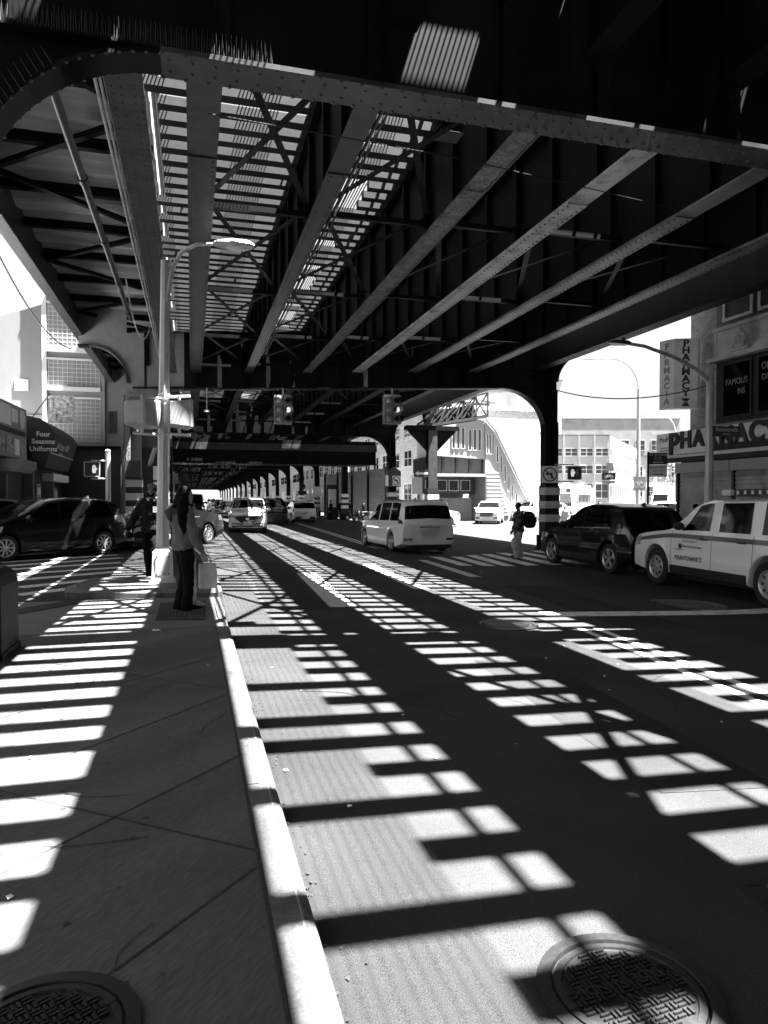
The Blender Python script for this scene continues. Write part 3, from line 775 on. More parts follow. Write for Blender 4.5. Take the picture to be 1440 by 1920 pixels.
mb = MB(); mb.tube([(-5.19, 29, 3.31), (-5.19, 34.2, 3.31)], .02, 5); mb.build('piping', LETW, aw)
for (y0, y1) in ((29.5, 30), (30.2, 30.9), (31.1, 31.7), (31.9, 32.8)):
    mb = MB(); mb.face([(-5.36, y0, 2.85), (-5.36, y1, 2.85), (-5.24, y1, 3.2), (-5.24, y0, 3.2)]); mb.build('lettering', SIGNG, aw)
bn = thing('hanging_sign', 'white projecting sign on thin rods against the glass block wall', 'sign', (-5.4, 31, 4.8))
mb = MB(); mb.box(-5.9, -4.95, 33.0, 33.06, 4.85, 6.05); mb.build('panel', POST, bn)
mb = MB(); mb.tube([(-6.9, 33.03, 4.6), (-5.9, 33.03, 6.1)], .02, 6); mb.tube([(-5.95, 33.03, 6.1), (-4.9, 33.03, 5.5)], .02, 6); mb.build('rod', STEEL, bn)

plain_building('skylight_blocker', 'unseen brick building added behind the left footway to block sky light', 'building', (-9, -60), (-9, 7), 14, 0, 13, brick_mat('dark_brick', .05, .07), ((.6, 3.0), (4.6, 6.4), (8, 10)), 12)  # out of view; added to block skylight, brick kept dark to cut bounce
# ---- far blocks along the street, seen between and beyond the columns
plain_building('brick_building', 'low pale block behind the far right columns, nearest the parked scooters', 'building', (20.0, 90), (20.0, 58), 12, -.3, 9.5, BRKL, ((1.0, 3.0), (4.6, 6.2), (7.2, 8.6)), 8)
plain_building('stone_building', 'sunlit stone fronted block further up the street past the far columns', 'building', (19.5, 128), (19.5, 92), 12, -.3, 12, STUCCO, ((1.0, 3.2), (4.8, 6.6), (8, 9.8)), 8)
plain_building('brick_building', 'farthest block closing the view on the far side of the elevated railway', 'building', (20.5, 330), (20.5, 131), 12, -.3, 11, BRKL, ((1.0, 3.2), (4.8, 6.6), (8, 9.8)), 10)
plain_building('brick_building', 'dim block behind the left columns past the station building', 'building', (-7, 52), (-7, 88), 12, 0, 10, BRK, ((.6, 3.0), (4.6, 6.4), (7.2, 8.8)), 8)
plain_building('stucco_building', 'plain stucco block farther along the left footway', 'building', (-7.5, 90), (-7.5, 330), 12, 0, 12, STUCCO, ((.6, 3.0), (4.6, 6.4), (8, 9.8)), 14)
plain_building('distant_building', 'distant grey block closing the far end of the street', 'building', (-30, 420), (40, 420), 10, 0, 9, GREYW, (), 1)
# ---- cross street to the right: office block, apartments, others
of, fo = plain_building('office_building', 'pale panelled office block with ribbon windows across the sunny side street', 'building', (40.5, 87), (54.5, 83.2), 20, -.3, 10.1, PANEL, ((1.6, 3.6), (4.9, 6.1), (7.3, 8.4)), 7, ww=.86, cornice=False)
f6 = Face((54.5, 83.2), (76, 107)); mb = MB(); f6.box(mb, .02, f6.w, -10, 0, -.3, 10.1); mb.build('side_wing', PANEL, of)
for k in range(15):
    for (a, b_) in ((4.9, 6.1), (7.3, 8.4), (1.6, 3.4)): window(f6, .6 + k * 2.1, 2.3 + k * 2.1, a, b_, of, FRAMEL, WGLASS, (2, 1))
for k in range(8): mb = MB(); fo.box(mb, fo.w * k / 7 - .12, fo.w * k / 7 + .12, .062, .2, -.3, 10.1); mb.build('pier', STUCCO, of)
plain_building('apartment_building', 'taller grey stepped apartment block behind the office roof', 'building', (50, 121), (66.5, 117), 14, -.3, 23.5, STUCCO, ((16.4, 18.5),), 4, ww=.35, cornice=False)
plain_building('rooftop_block', 'square stair tower rising behind the taller grey block', 'building', (55.5, 131), (61, 130), 8, -.3, 28, STUCCO, (), 1, cornice=False)
plain_building('apartment_building', 'low grey block left of the stepped apartment block', 'building', (41.5, 118), (52, 116), 12, -.3, 17.5, GREYW, (), 1, cornice=False)
plain_building('warehouse', 'long hazy grey block far behind the tall street lamps', 'building', (83, 150), (112, 142), 20, -.3, 20.5, STUCCO, ((8, 10.5), (13, 15.5)), 8, cornice=False)
plain_building('warehouse', 'mid grey block stepping down toward the parking sign', 'building', (80, 122), (98, 117), 20, -.3, 10, BRKL, ((2, 4), (6, 8)), 8, cornice=False)
plain_building('shop_building', 'low pale shop row along the side street behind the bus', 'building', (34, 76), (40.5, 75), 10, -.3, 4.6, PANEL, ((.2, 2.6),), 3, ww=.8, cornice=False)

# ---- station stair house with its lattice tower
ss = thing('stair_house', 'white clad station stair house with narrow windows and a sloping stair', 'station entrance', (18, 46, -.3))
fs = Face((15.9, 46), (21.0, 46))
PANELW = mat('white_cladding', .27, .5, var=.05, stain=.08)
mb = MB(); mb.prism([(16.3, 4.55), (20.05, 4.35), (20.05, 7.45), (18.6, 7.75), (17.3, 7.1), (16.3, 6.2)], 1, 46, 50); mb.build('wall', PANELW, ss)
mb = MB(); mb.prism([(20.06, -.3), (24.4, -.3), (23.6, .9), (20.75, 6.3), (20.06, 7.0)], 1, 45.9, 49); mb.build('stair_wall', PANELW, ss)
mb = MB()
mb.bar((18.2, 45.8, 7.72), (20.1, 45.8, 7.3), .3, .22); mb.bar((20.1, 45.8, 7.2), (20.85, 45.8, 6.4), .3, .2); mb.bar((20.85, 45.8, 6.4), (23.75, 45.8, .95), .3, .2); mb.build('coping', PANELW, ss)
for (u0, n, za, zb_) in ((1.65, 3, 5.05, 6.55), (2.9, 3, 4.95, 6.45)):
    for k in range(n): window(fs, u0 + k * .36, u0 + k * .36 + .26, za, zb_, ss, FRAMEL, WGLASS, (1, 1), fw=.03)
f7 = Face((20.06, 45.9), (24, 45.9))
for k in range(3): window(f7, .06 + k * .22, .06 + k * .22 + .16, 4.7, 6.15, ss, FRAMEL, WGLASS, (1, 1), fw=.03)
for k in range(7):
    z = 5.0 - k * .68; window(f7, .82 + k * .3, 1.0 + k * .3, z - .9, z + .3, ss, FRAMEL, WGLASS, (1, 1), fw=.03)
mb = MB()
for k in range(12): f7.box(mb, .08, 1.0 + k * .075, .003, .05, 3.3 - k * .27, 3.46 - k * .27)
mb.build('louvre', STUCCO, ss)
mb = MB(); mb.box(16.0, 20.0, 46.3, 50, 3.3, 4.5); mb.build('window_band', WGLASS, ss)
mb = MB(); [mb.box(15.9 + k * 1.02, 16.06 + k * 1.02, 46.2, 46.3, 3.3, 4.5) for k in range(5)]; mb.build('mullion', FRAMED, ss)
mb = MB(); mb.box(15.8, 20.02, 45.7, 50, 3.1, 3.3); mb.build('canopy', PANELW, ss)
mb = MB(); mb.box(15.9, 19.9, 47.5, 50, 1.9, 3.1); mb.build('clerestory', FRAMED, ss)
for k in range(4): window(Face((16, 47.5), (20, 47.5)), .1 + k * .9, .85 + k * .9, 2.1, 2.9, ss, FRAMEL, GLASS, (1, 1), fw=.04)
mb = MB(); mb.box(16.2, 19.6, 47.3, 47.49, -.3, 1.6); mb.box(17.88, 17.92, 47.27, 47.3, -.3, 1.6); mb.build('metal_door', GREYW, ss)
mb = MB()                                                        # lattice tower
for x in (20.15, 21.15, 22.15): mb.box(x - .06, x + .06, 50.0, 50.3, 2, 8.95)
for c in range(2):
    for k in range(13):
        z = 2.5 + k * .5; x0 = 20.21 + c; mb.hexa([(x0, 49.75, z), (x0 + .88, 49.75, z), (x0 + .88, 50.1, z + .16), (x0, 50.1, z + .16), (x0, 49.75, z + .04), (x0 + .88, 49.75, z + .04), (x0 + .88, 50.1, z + .2), (x0, 50.1, z + .2)])
    mb.box(20.6 + c, 20.66 + c, 50.05, 50.12, 2, 8.9)
mb.box(20.2, 22.1, 50.31, 50.4, 2, 8.95, 1)
mb.build('lattice_tower', [STUCCO, FRAMEL], ss)
mb = MB(); mb.loft([[(19.6, 49.5, 9.3), (23.2, 49.5, 8.85), (23.2, 51, 8.85), (19.6, 51, 9.3)], [(19.6, 49.5, 9.75), (23.2, 49.5, 9.35), (23.2, 51, 9.35), (19.6, 51, 9.75)]], 0, False); mb.build('tower_roof', PANELW, ss)
ss.location = (21.06, 53.82, -.6); ss.scale = (1.17, 1.17, 1.17)
# steel truss gallery between the railway and the stair house, and the tee column that carries it
tr = thing('truss_gallery', 'open steel truss gallery leaning from the railway to the stair house', 'truss', (16.5, 44, 6))
mb = MB()
B0, B1, T0, T1 = Vector((14.7, 44, 6.35)), Vector((19.4, 44, 7.15)), Vector((15.6, 44, 7.7)), Vector((19.4, 44, 8.75))
for yy in (0, 2.0):
    o_ = Vector((0, yy, 0))
    mb.bar(B0 + o_, B1 + o_, .16, .16); mb.bar(T0 + o_, T1 + o_, .14, .14)
    for k in range(4):
        a = B0.lerp(B1, k / 4); b_ = T0.lerp(T1, (k + 1) / 4); c_ = B0.lerp(B1, (k + 1) / 4); d_ = T0.lerp(T1, k / 4)
        mb.bar(a + o_, b_ + o_, .09, .09); mb.bar(c_ + o_ + Vector((0, .1, 0)), d_ + o_ + Vector((0, .1, 0)), .07, .07); mb.bar(c_ + o_, b_ + o_, .09, .09)
mb.build('truss', STEELG, tr)
mb = MB(); mb.bar(B0 + Vector((0, 1, .1)), B1 + Vector((0, 1, .1)), 1.8, .05); mb.build('deck', STEEL, tr)
mb = MB(); mb.bar(B0 + Vector((.8, 2.2, .7)), B1 + Vector((0, 2.2, .6)), .04, 1.0); mb.build('side_panel', STEEL, tr)
tcl = thing('steel_column', 'tee headed steel column with gusset brackets under the truss gallery', 'column', (15.1, 43.2, -.3))
mb = MB(); mb.box(14.8, 15.4, 42.95, 43.0, -.3, 6.0); mb.box(14.8, 15.4, 43.4, 43.45, -.3, 6.0); mb.box(15.08, 15.12, 43.0, 43.4, -.3, 6.0); mb.build('shaft', STEELG, tcl)
mb = MB(); mb.box(13.3, 16.9, 42.9, 43.5, 6.0, 6.28); mb.prism([(13.4, 6.0), (14.78, 6.0), (14.78, 4.6)], 1, 43.15, 43.25); mb.prism([(16.8, 6.0), (15.42, 6.0), (15.42, 4.6)], 1, 43.15, 43.25); mb.build('cap_beam', STEEL, tcl)
mb = MB(); [mb.box(14.72, 15.48, 42.85, 43.55, z, z + .4, k % 2) for k, z in enumerate((.6, 1.01, 1.42, 1.83))]; mb.build('warning_band', [WHITEP, BLACKP], tcl)
# masonry gate wall under the railway, far right
gw = thing('brick_wall', 'tall panelled masonry wall in the shade beneath the railway', 'wall', (14.4, 66, -.3))
mb = MB(); f8 = Face((14.2, 76), (16.2, 58)); f8.box(mb, 0, f8.w, -.3, 0, -.3, 4.2); mb.build('wall', BRKL, gw)
for k in range(5): mb = MB(); f8.box(mb, k * f8.w / 4 - .12, k * f8.w / 4 + .12, .003, .15, -.3, 4.3); mb.build('post', STEEL, gw)
# ================================================================== vehicles
PW = mat('white_car_paint', .86, .28, coat=1.0, spec=.5)
PK = mat('black_car_paint', .004, .4, coat=.75, spec=.1)
PD = mat('dark_grey_car_paint', .035, .22, coat=1.0, metal=.2)
PS = mat('silver_car_paint', .42, .3, coat=1.0, metal=.5)
TRIM = mat('black_trim', .015, .5)
PLATE = mat('licence_plate', .55, .4, var=.25, scale=30)
LIGHTC = mat('headlamp', .55, .08, coat=1.0, metal=.3)
GREYS = mat('grey_stripe', .09, .35, coat=.6)

def interp(tb, x):
    if x <= tb[0][0]: return tb[0][1]
    for (a, b), (c, d) in zip(tb, tb[1:]):
        if x <= c: return b + (d - b) * (x - a) / (c - a)
    return tb[-1][1]
def smooth_interp(tb, x, r=.07): return sum(interp(tb, x + k * r / 3) for k in range(-3, 4)) / 7

class Car:
    def __init__(s, sp):
        s.sp = sp; s.L, s.W, s.H = sp['L'], sp['W'], sp['H']; s.R = sp['R']; s.xf = sp['fo']; s.xr = sp['fo'] + sp['wb']
    def T(s, x): return smooth_interp(s.sp['top'], min(s.L, max(0, x)), s.sp.get('sm', .09))
    def B(s, x): return min(smooth_interp(s.sp['belt'], x, .2), s.T(x) - .03)
    def hw(s, x):
        f = 1.0
        if x < .8: f -= s.sp.get('tf', .13) * ((.8 - x) / .8) ** 2
        if x > s.L - .7: f -= s.sp.get('tr', .08) * ((x - s.L + .7) / .7) ** 2
        return s.W / 2 * f
    def zb(s, x):
        z0 = s.sp['gc']; z = z0
        if x < .5: z = z0 + .06 * (1 - x / .5)
        if x > s.L - .6: z = z0 + .14 * (x - s.L + .6) / .6
        ra = s.R + s.sp.get('arch', .055)
        for xw in (s.xf, s.xr):
            if abs(x - xw) < ra: z = max(z, s.R + math.sqrt(ra * ra - (x - xw) ** 2))
        return z
    def sec(s, x):
        B, T, hw, zb, z0 = s.B(x), s.T(x), s.hw(x), s.zb(x), s.sp['gc']
        yr = hw - .055 - s.sp.get('tum', .2) * max(0, T - B)
        q = lambda f, k: max(z0 + f * (B - z0), zb + .012 * k)
        e = min(1, max(0, T - B) / .35)
        return [(0, zb), (hw - .12, zb), (hw - .012, zb + .01 if zb > z0 + .2 else zb + .05), (hw, q(.30, 2)), (hw - .008, q(.58, 3)), (hw - .02, q(.84, 4)), (hw - .055, max(B, zb + .06)),
                ((hw - .055) * .5 + yr * .5, B * .5 + (T - .05 * e) * .5), (yr, T - .05 * e - .01), (yr - .10 - .03 * (1 - e), T - .008), (0, T + .022)]
    def dx(s, x, y):
        k = min(1, abs(y) / (s.W / 2)); d = 0
        if x < 1.0: d += s.sp.get('bf', .24) * k ** 3 * (1 - x)
        if x > s.L - .8: d -= s.sp.get('br', .14) * k ** 3 * (x - s.L + .8) / .8
        return d
    def pt(s, x, y, z): return (s.L / 2 - x - s.dx(x, y), y, z)
    def S(s, x, t, side, off=0.0):
        c = s.sec(x); i = min(9, int(t)); f = t - i
        (a, b), (c_, d) = c[i], c[i + 1]; y, z = a + (c_ - a) * f, b + (d - b) * f
        if off:
            ny, nz = (d - b), -(c_ - a); l = math.hypot(ny, nz) or 1; ny, nz = ny / l, nz / l
            sl = (s.T(x + .05) - s.T(x - .05)) / .1 if t > 7.6 else 0
            k = 1 / math.sqrt(1 + sl * sl); y += ny * off * (k if t > 7.6 else 1); z += nz * off * k
            x = x - (off * sl * k if t > 7.6 else 0)
        return s.pt(x, y * side, z)
    def body(s, name, m, par):
        xs = sorted(set([round(s.L * k / 90, 3) for k in range(91)] + [round(min(s.L, max(0, xw + (s.R + s.sp.get('arch', .055)) * cos(PI * k / 14))), 3) for xw in (s.xf, s.xr) for k in range(15)]))
        rings = []
        for x in xs:
            c = s.sec(x); rings.append([s.pt(x, y, z) for y, z in c] + [s.pt(x, -y, z) for y, z in c[-2:0:-1]])
        mb = MB(); mb.loft(rings, 0, True, True); return mb.build(name, m, par, sharp=50, world=False)
    def patch(s, quads, off, nu=10, nv=4):
        """grid patch on one side: quads = (x at t0 start, end, x at t1 start, end, t0, t1, side)"""
        mb = MB(); (a0, a1, b0, b1, t0, t1, sd) = quads; vs = []
        for j in range(nv + 1):
            v = j / nv
            for i in range(nu + 1):
                u = i / nu; x = (a0 + (a1 - a0) * u) * (1 - v) + (b0 + (b1 - b0) * u) * v
                vs.append(s.S(x, t0 + (t1 - t0) * v, sd, off))
        mb.raw(vs, [(j * (nu + 1) + i, j * (nu + 1) + i + 1, (j + 1) * (nu + 1) + i + 1, (j + 1) * (nu + 1) + i) for j in range(nv) for i in range(nu)], 0, True)
        return mb
    def over(s, x0, x1, te, off, n=8, te1=None):
        """patch over the top, from edge to edge"""
        mb = MB(); vs = []; te1 = te if te1 is None else te1
        for j in range(n + 1):
            x = x0 + (x1 - x0) * j / n; a = te + (te1 - te) * j / n
            ts = [a, (a + 9) / 2, 9, 9.5, 10]
            row = [s.S(x, t, 1, off) for t in ts] + [s.S(x, t, -1, off) for t in ts[-2::-1]]
            vs += row
        m_ = 9
        mb.raw(vs, [(j * m_ + i, j * m_ + i + 1, (j + 1) * m_ + i + 1, (j + 1) * m_ + i) for j in range(n) for i in range(m_ - 1)], 0, True)
        return mb
    def plate(s, poly, rear=False, off=.012, th=.02):
        """a piece standing on the flat of the nose or tail; poly in (y, z)"""
        x0 = s.L + off if rear else -off
        mb = MB()
        f = lambda y, z, o: (s.L / 2 - (x0 + (o if rear else -o)) - s.dx(s.L if rear else 0, y), y, z)
        ys = [p[0] for p in poly]; n = len(poly)
        mb.face([f(y, z, 0) for y, z in poly]); 
        for i in range(n):
            a, b = poly[i], poly[(i + 1) % n]; mb.face([f(*a, 0), f(*b, 0), f(*b, -th - .02), f(*a, -th - .02)])
        return mb

def rect(y0, y1, z0, z1): return [(y0, z0), (y1, z0), (y1, z1), (y0, z1)]
def mirror(poly): return [(-y, z) for y, z in poly][::-1]

def make_wheel(par, x, y, R, side, rimf=.68, spokes=5, width=.22, rim_m=None, style='spoke', steer=0.0):
    mb = MB(); w = width / 2
    mb.lathe([(R * rimf, -w * .9), (R * .9, -w), (R * .985, -w * .75), (R, -w * .4), (R, w * .4), (R * .985, w * .75), (R * .9, w), (R * rimf, w * .9), (R * rimf, -w * .9)], (0, 0, 0), axis=1, n=28)
    tyre = mb.build('wheel', RUB, par, world=False); tyre.location = (x, y, R); tyre.rotation_euler = (0, 0, steer)
    rm = MB(); o = side * w; rr = R * rimf
    rm.lathe([(rr * 1.01, o * .92), (rr * .97, o * 1.0), (rr * .88, o * .86), (rr * .86, o * .3)], (0, 0, 0), axis=1, n=28)
    rm.disc((0, o * .28, 0), rr * .9, axis=1, n=24, m=1)
    rm.lathe([(.0, o * .93), (rr * .14, o * .93), (rr * .2, o * .8), (rr * .2, o * .3)], (0, 0, 0), axis=1, n=14)
    if style == 'spoke':
        for k in range(spokes):
            t = 2 * PI * k / spokes + .3
            for dt in (-.13, .13) if spokes <= 5 else (0,):
                a = (rr * .15 * cos(t), o * .8, rr * .15 * sin(t)); b = (rr * .9 * cos(t + dt), o * .86, rr * .9 * sin(t + dt))
                rm.bar(a, b, rr * (.15 if spokes <= 5 else .13), .03, up=(0, 1, 0))
    else:
        rm.lathe([(rr * .2, o * .74), (rr * .5, o * .80), (rr * .88, o * .66)], (0, 0, 0), axis=1, n=28)
        for k in range(8):
            t = 2 * PI * k / 8; c = (rr * .64 * cos(t), o * .815, rr * .64 * sin(t))
            rm.disc(c, rr * .13, axis=1, n=10, m=1)
    rm.build('rim', [rim_m or RIMM, TRIM], tyre, world=False)
    return tyre

def make_car(name, label, cat, sp, paint, loc, heading, group=None, z=None, detail=2, rim='spoke', spokes=5, glass=None, steer=0.0, roof=None):
    c = Car(sp); L = sp['L']
    t = thing(name, label, cat, (loc[0], loc[1], gz(loc[0]) if z is None else z), rad(heading), group)
    c.body('body', paint, t); G = glass or GLASS
    mb = MB(); g = sp['gc']; mb.box(-L / 2 + .35, L / 2 - .35, -c.W / 2 + .28, c.W / 2 - .28, g - .06, g + .35); mb.build('chassis', TRIM, t, world=False)
    for x in (c.xf, c.xr):
        for sd in (1, -1): make_wheel(t, L / 2 - x, sd * (c.W / 2 - .125), c.R, sd, sp.get('rimf', .68), spokes, style=rim, steer=steer if x == c.xf else 0)
    c.over(*sp['ws'], 8.25, .006, te1=8.3).build('windscreen', G, t, world=False)
    c.over(*sp['rw'], 8.3, .006).build('rear_window', G, t, world=False)
    for q in sp['win']:
        for sd in (1, -1): c.patch((*q, 6.1, 7.93, sd), .006).build('side_window', G, t, world=False)
    if detail > 0:
        for sd in (1, -1):
            for q in sp['hl']: c.patch((*q, sd), .008, 6, 3).build('headlight', LIGHTC, t, world=False)
            for q in sp['tl']: c.patch((*q, sd), .008, 6, 3).build('taillight', TAIL, t, world=False)
            xm = sp['mir']; p = Vector(c.S(xm, 6.15, sd)); mb = MB()
            mb.ball((p.x + .02, p.y + sd * .13, p.z + .08), (.09, .12, .085), 0, 10, 6); mb.bar(p, (p.x + .01, p.y + sd * .06, p.z + .06), .05, .04)
            mb.build('mirror', sp.get('mirm', paint), t, world=False)
            for (xh, th) in sp['hd']:
                p, q = Vector(c.S(xh, th, sd, .022)), Vector(c.S(xh + .2, th, sd, .022)); mb = MB(); mb.bar(p, q, .02, .032); mb.build('door_handle', sp.get('hdm', paint), t, world=False)
            for xs_ in sp['seam']:
                mb = MB(); pts = [c.S(xs_ + (sp.get('seamc', .0) * (tt - 4.2)), tt, sd, .0035) for tt in (2.1, 2.6, 3, 3.5, 4, 4.5, 5, 5.5, 5.95)]
                for a, b in zip(pts, pts[1:]): mb.face([(a[0] - .006, a[1], a[2]), (a[0] + .006, a[1], a[2]), (b[0] + .006, b[1], b[2]), (b[0] - .006, b[1], b[2])])
                mb.build('door_seam', TRIM, t, world=False)
        for (poly, rear, m, nm, off) in sp['pl']:
            c.plate(poly, rear, off).build(nm, m, t, world=False)
        if sp.get('sill'):
            for sd in (1, -1): c.patch((c.xf + c.R + .1, c.xr - c.R - .1, c.xf + c.R + .12, c.xr - c.R - .12, 1.6, 2.75, sd), .012, 8, 3).build('sill_trim', TRIM, t, world=False)
        if sp.get('archm'):
            for xw in (c.xf, c.xr):
                for sd in (1, -1):
                    mb = MB(); ra = c.R + sp.get('arch', .055)
                    pa, pb = [], []
                    for k in range(17):
                        a = PI * k / 16; x_ = xw - ra * cos(a); zz = c.R + ra * sin(a)
                        y = (c.hw(x_) + .012) * sd
                        pa.append(c.pt(x_, y, max(zz, sp['gc'] + .02))); x2 = xw - (ra + .07) * cos(a); pb.append(c.pt(x2, y, max(c.R + (ra + .07) * sin(a), sp['gc'] + .02)))
                    for k in range(16): mb.face([pa[k], pa[k + 1], pb[k + 1], pb[k]])
                    mb.build('arch_trim', TRIM, t, world=False)
        if sp.get('belttrim'):
            for sd in (1, -1): c.patch((sp['win'][0][0], sp['win'][-1][1], sp['win'][0][0], sp['win'][-1][1], 5.98, 6.1, sd), .009, 14, 1).build('belt_trim', CHROME, t, world=False)
        mb = MB(); pts = [c.S(sp['ws'][0] - .12, tt, 1, .003) for tt in (7, 8, 8.6, 9, 9.5)] + [c.S(sp['ws'][0] - .12, 10, 1, .003)] + [c.S(sp['ws'][0] - .12, tt, -1, .003) for tt in (9.5, 9, 8.6, 8, 7)]
        for a, b in zip(pts, pts[1:]): mb.face([(a[0] - .012, a[1], a[2]), (a[0] + .012, a[1], a[2]), (b[0] + .012, b[1], b[2]), (b[0] - .012, b[1], b[2])])
        mb.build('bonnet_seam', TRIM, t, world=False)
        if sp.get('rails'):
            for sd in (1, -1):
                mb = MB(); pts = []
                for k in range(9):
                    x = sp['rails'][0] + (sp['rails'][1] - sp['rails'][0]) * k / 8; p = c.S(x, 8.9, sd, .03 if 0 < k < 8 else .0); pts.append(p)
                mb.tube(pts, .02, 6); mb.build('roof_rail', sp.get('railm', TRIM), t, world=False)
        mb = MB(); x = sp['ws'][1] + 1.6; zr = c.T(x) + .02
        mb.loft([[(L / 2 - x - .1, -.03, zr), (L / 2 - x + .1, -.02, zr), (L / 2 - x + .1, .02, zr), (L / 2 - x - .1, .03, zr)], [(L / 2 - x - .09, -.008, zr + .07), (L / 2 - x - .02, -.008, zr + .06), (L / 2 - x - .02, .008, zr + .06), (L / 2 - x - .09, .008, zr + .07)]], 0, False)
        mb.build('roof_antenna', TRIM, t, world=False)
    return t, c

SUV = dict(L=4.6, W=1.86, H=1.69, R=.36, gc=.21, wb=2.7, fo=.92,
    top=[(0, .84), (.1, .97), (.5, 1.04), (1.2, 1.1), (1.38, 1.14), (2.1, 1.59), (2.6, 1.675), (3.6, 1.66), (4.0, 1.6), (4.1, 1.56), (4.42, 1.1), (4.6, .92)],
    belt=[(0, .86), (1.2, 1.0), (4.6, 1.1)], ws=(1.45, 2.12), rw=(4.1, 4.42), win=[(1.72, 2.42, 2.16, 2.42), (2.52, 3.3, 2.52, 3.26), (3.38, 3.95, 3.34, 3.7)],
    hl=[(.04, .5, .1, .55, 4.7, 5.8)], tl=[(4.1, 4.55, 4.1, 4.5, 5.0, 6.2)], mir=1.75, hd=[(2.2, 5.25), (3.1, 5.3)], seam=(1.5, 2.48, 3.36), sill=True, archm=True, rails=(2.3, 3.9), tum=.22,
    pl=[([(-.42, .55), (.42, .55), (.52, .78), (.40, .88), (-.40, .88), (-.52, .78)], False, TRIM, 'grille', .02), (rect(-.26, .26, .48, .62), False, PLATE, 'licence_plate', .04),
        (rect(-.7, .7, .3, .42), False, TRIM, 'lower_grille', .02), (rect(-.75, .75, .30, .50), True, TRIM, 'rear_bumper', .03), (rect(-.26, .26, .72, .86), True, PLATE, 'licence_plate', .02)])
CX = dict(SUV, pl=[([(-.30, .50), (.30, .50), (.62, .74), (.62, .78), (.40, .81), (-.40, .81), (-.62, .78), (-.62, .74)], False, TRIM, 'grille', .02),
        ([(-.07, .65), (0, .61), (.07, .65), (.09, .72), (0, .75), (-.09, .72)], False, CHROME, 'badge', .03),
        (rect(-.2, .2, .42, .56), False, PLATE, 'licence_plate', .05), ([(-.74, .44), (-.22, .40), (-.22, .46), (-.74, .49)], False, TRIM, 'lower_grille', .02), ([(.74, .44), (.74, .49), (.22, .46), (.22, .40)], False, TRIM, 'lower_grille', .02),
        (rect(-.72, .72, .25, .36), False, TRIM, 'front_bumper', .015),
        ([(.56, .74), (.80, .80), (.78, .88), (.62, .83)], False, LIGHTC, 'headlight', .018), (mirror([(.56, .74), (.80, .80), (.78, .88), (.62, .83)]), False, LIGHTC, 'headlight', .018),
        (rect(-.75, .75, .30, .46), True, TRIM, 'rear_bumper', .03)])
MERC = dict(SUV, pl=[([(-.42, .56), (.42, .56), (.48, .70), (.42, .84), (-.42, .84), (-.48, .70)], False, TRIM, 'grille', .02), (rect(-.4, .4, .64, .665), False, CHROME, 'grille_bar', .03), (rect(-.4, .4, .73, .755), False, CHROME, 'grille_bar', .03),
        (rect(-.26, .26, .42, .53), False, PLATE, 'licence_plate', .04), (rect(-.72, .72, .28, .36), False, CHROME, 'front_bumper', .02), ([(.55, .72), (.80, .76), (.76, .90), (.55, .84)], False, LIGHTC, 'headlight', .018), (mirror([(.55, .72), (.80, .76), (.76, .90), (.55, .84)]), False, LIGHTC, 'headlight', .018),
        ([(.5, .40), (.78, .42), (.76, .52), (.52, .5)], False, TRIM, 'air_intake', .018), (mirror([(.5, .40), (.78, .42), (.76, .52), (.52, .5)]), False, TRIM, 'air_intake', .018)])
ESC = dict(SUV, pl=[(rect(-.74, .74, .30, .50), True, TRIM, 'rear_bumper', .03), (rect(-.20, .20, .74, .86), True, PLATE, 'licence_plate', .03), (rect(-.6, .6, .50, .54), True, CHROME, 'bumper_strip', .035), ([(-.42, .56), (.42, .56), (.48, .70), (.42, .84), (-.42, .84), (-.48, .70)], False, TRIM, 'grille', .02)])
EDGE = dict(SUV, L=4.78, W=1.93, R=.375, wb=2.86, fo=.95, gc=.22,
    top=[(0, .78), (.08, .93), (.4, 1.01), (1.15, 1.11), (1.4, 1.16), (2.25, 1.65), (2.75, 1.735), (3.5, 1.72), (4.05, 1.65), (4.2, 1.58), (4.62, 1.12), (4.78, .93)],
    belt=[(0, .85), (1.2, 1.05), (4.5, 1.14)], ws=(1.5, 2.27), rw=(4.2, 4.62), win=[(1.75, 2.5, 2.3, 2.52), (2.62, 3.5, 2.62, 3.45), (3.56, 3.85, 3.5, 3.62)],
    tl=[(4.2, 4.72, 4.25, 4.66, 5.1, 6.05)], mir=1.8, hd=[(2.3, 5.3), (3.25, 5.35)], seam=(1.55, 2.57, 3.5), rails=None, tum=.24, archm=False, belttrim=True)
VAN = dict(SUV, L=5.17, W=2.02, R=.355, wb=3.09, fo=.98, gc=.17,
    top=[(0, .72), (.3, .9), (.9, 1.03), (1.1, 1.08), (2.15, 1.65), (2.7, 1.76), (4.2, 1.775), (4.85, 1.73), (4.95, 1.68), (5.09, 1.12), (5.12, 1.0), (5.17, .85)],
    belt=[(0, .8), (1.1, 1.0), (5.1, 1.06)], ws=(1.2, 2.17), rw=(4.95, 5.085), win=[(1.45, 2.62, 2.18, 2.62), (2.74, 3.75, 2.74, 3.74), (3.86, 4.78, 3.86, 4.7)],
    hl=[(.05, .6, .15, .65, 4.6, 5.6)], tl=[(4.78, 5.12, 4.75, 5.08, 5.55, 6.25)], mir=1.55, hd=[(2.4, 5.0), (2.9, 5.0)], seam=(1.3, 2.68, 3.8), rails=(2.4, 4.6), tum=.2, sill=False, archm=False, tr=.1, br=.2,
    pl=[(rect(-.30, .30, .62, .78), True, PLATE, 'licence_plate', .02), (rect(-.36, .36, .86, .9), True, CHROME, 'tailgate_strip', .02), (rect(-.88, -.6, .45, .52), True, TAIL, 'reflector', .015), (rect(.6, .88, .45, .52), True, TAIL, 'reflector', .015), (rect(-.8, .8, .18, .29), True, TRIM, 'rear_bumper', .01)])
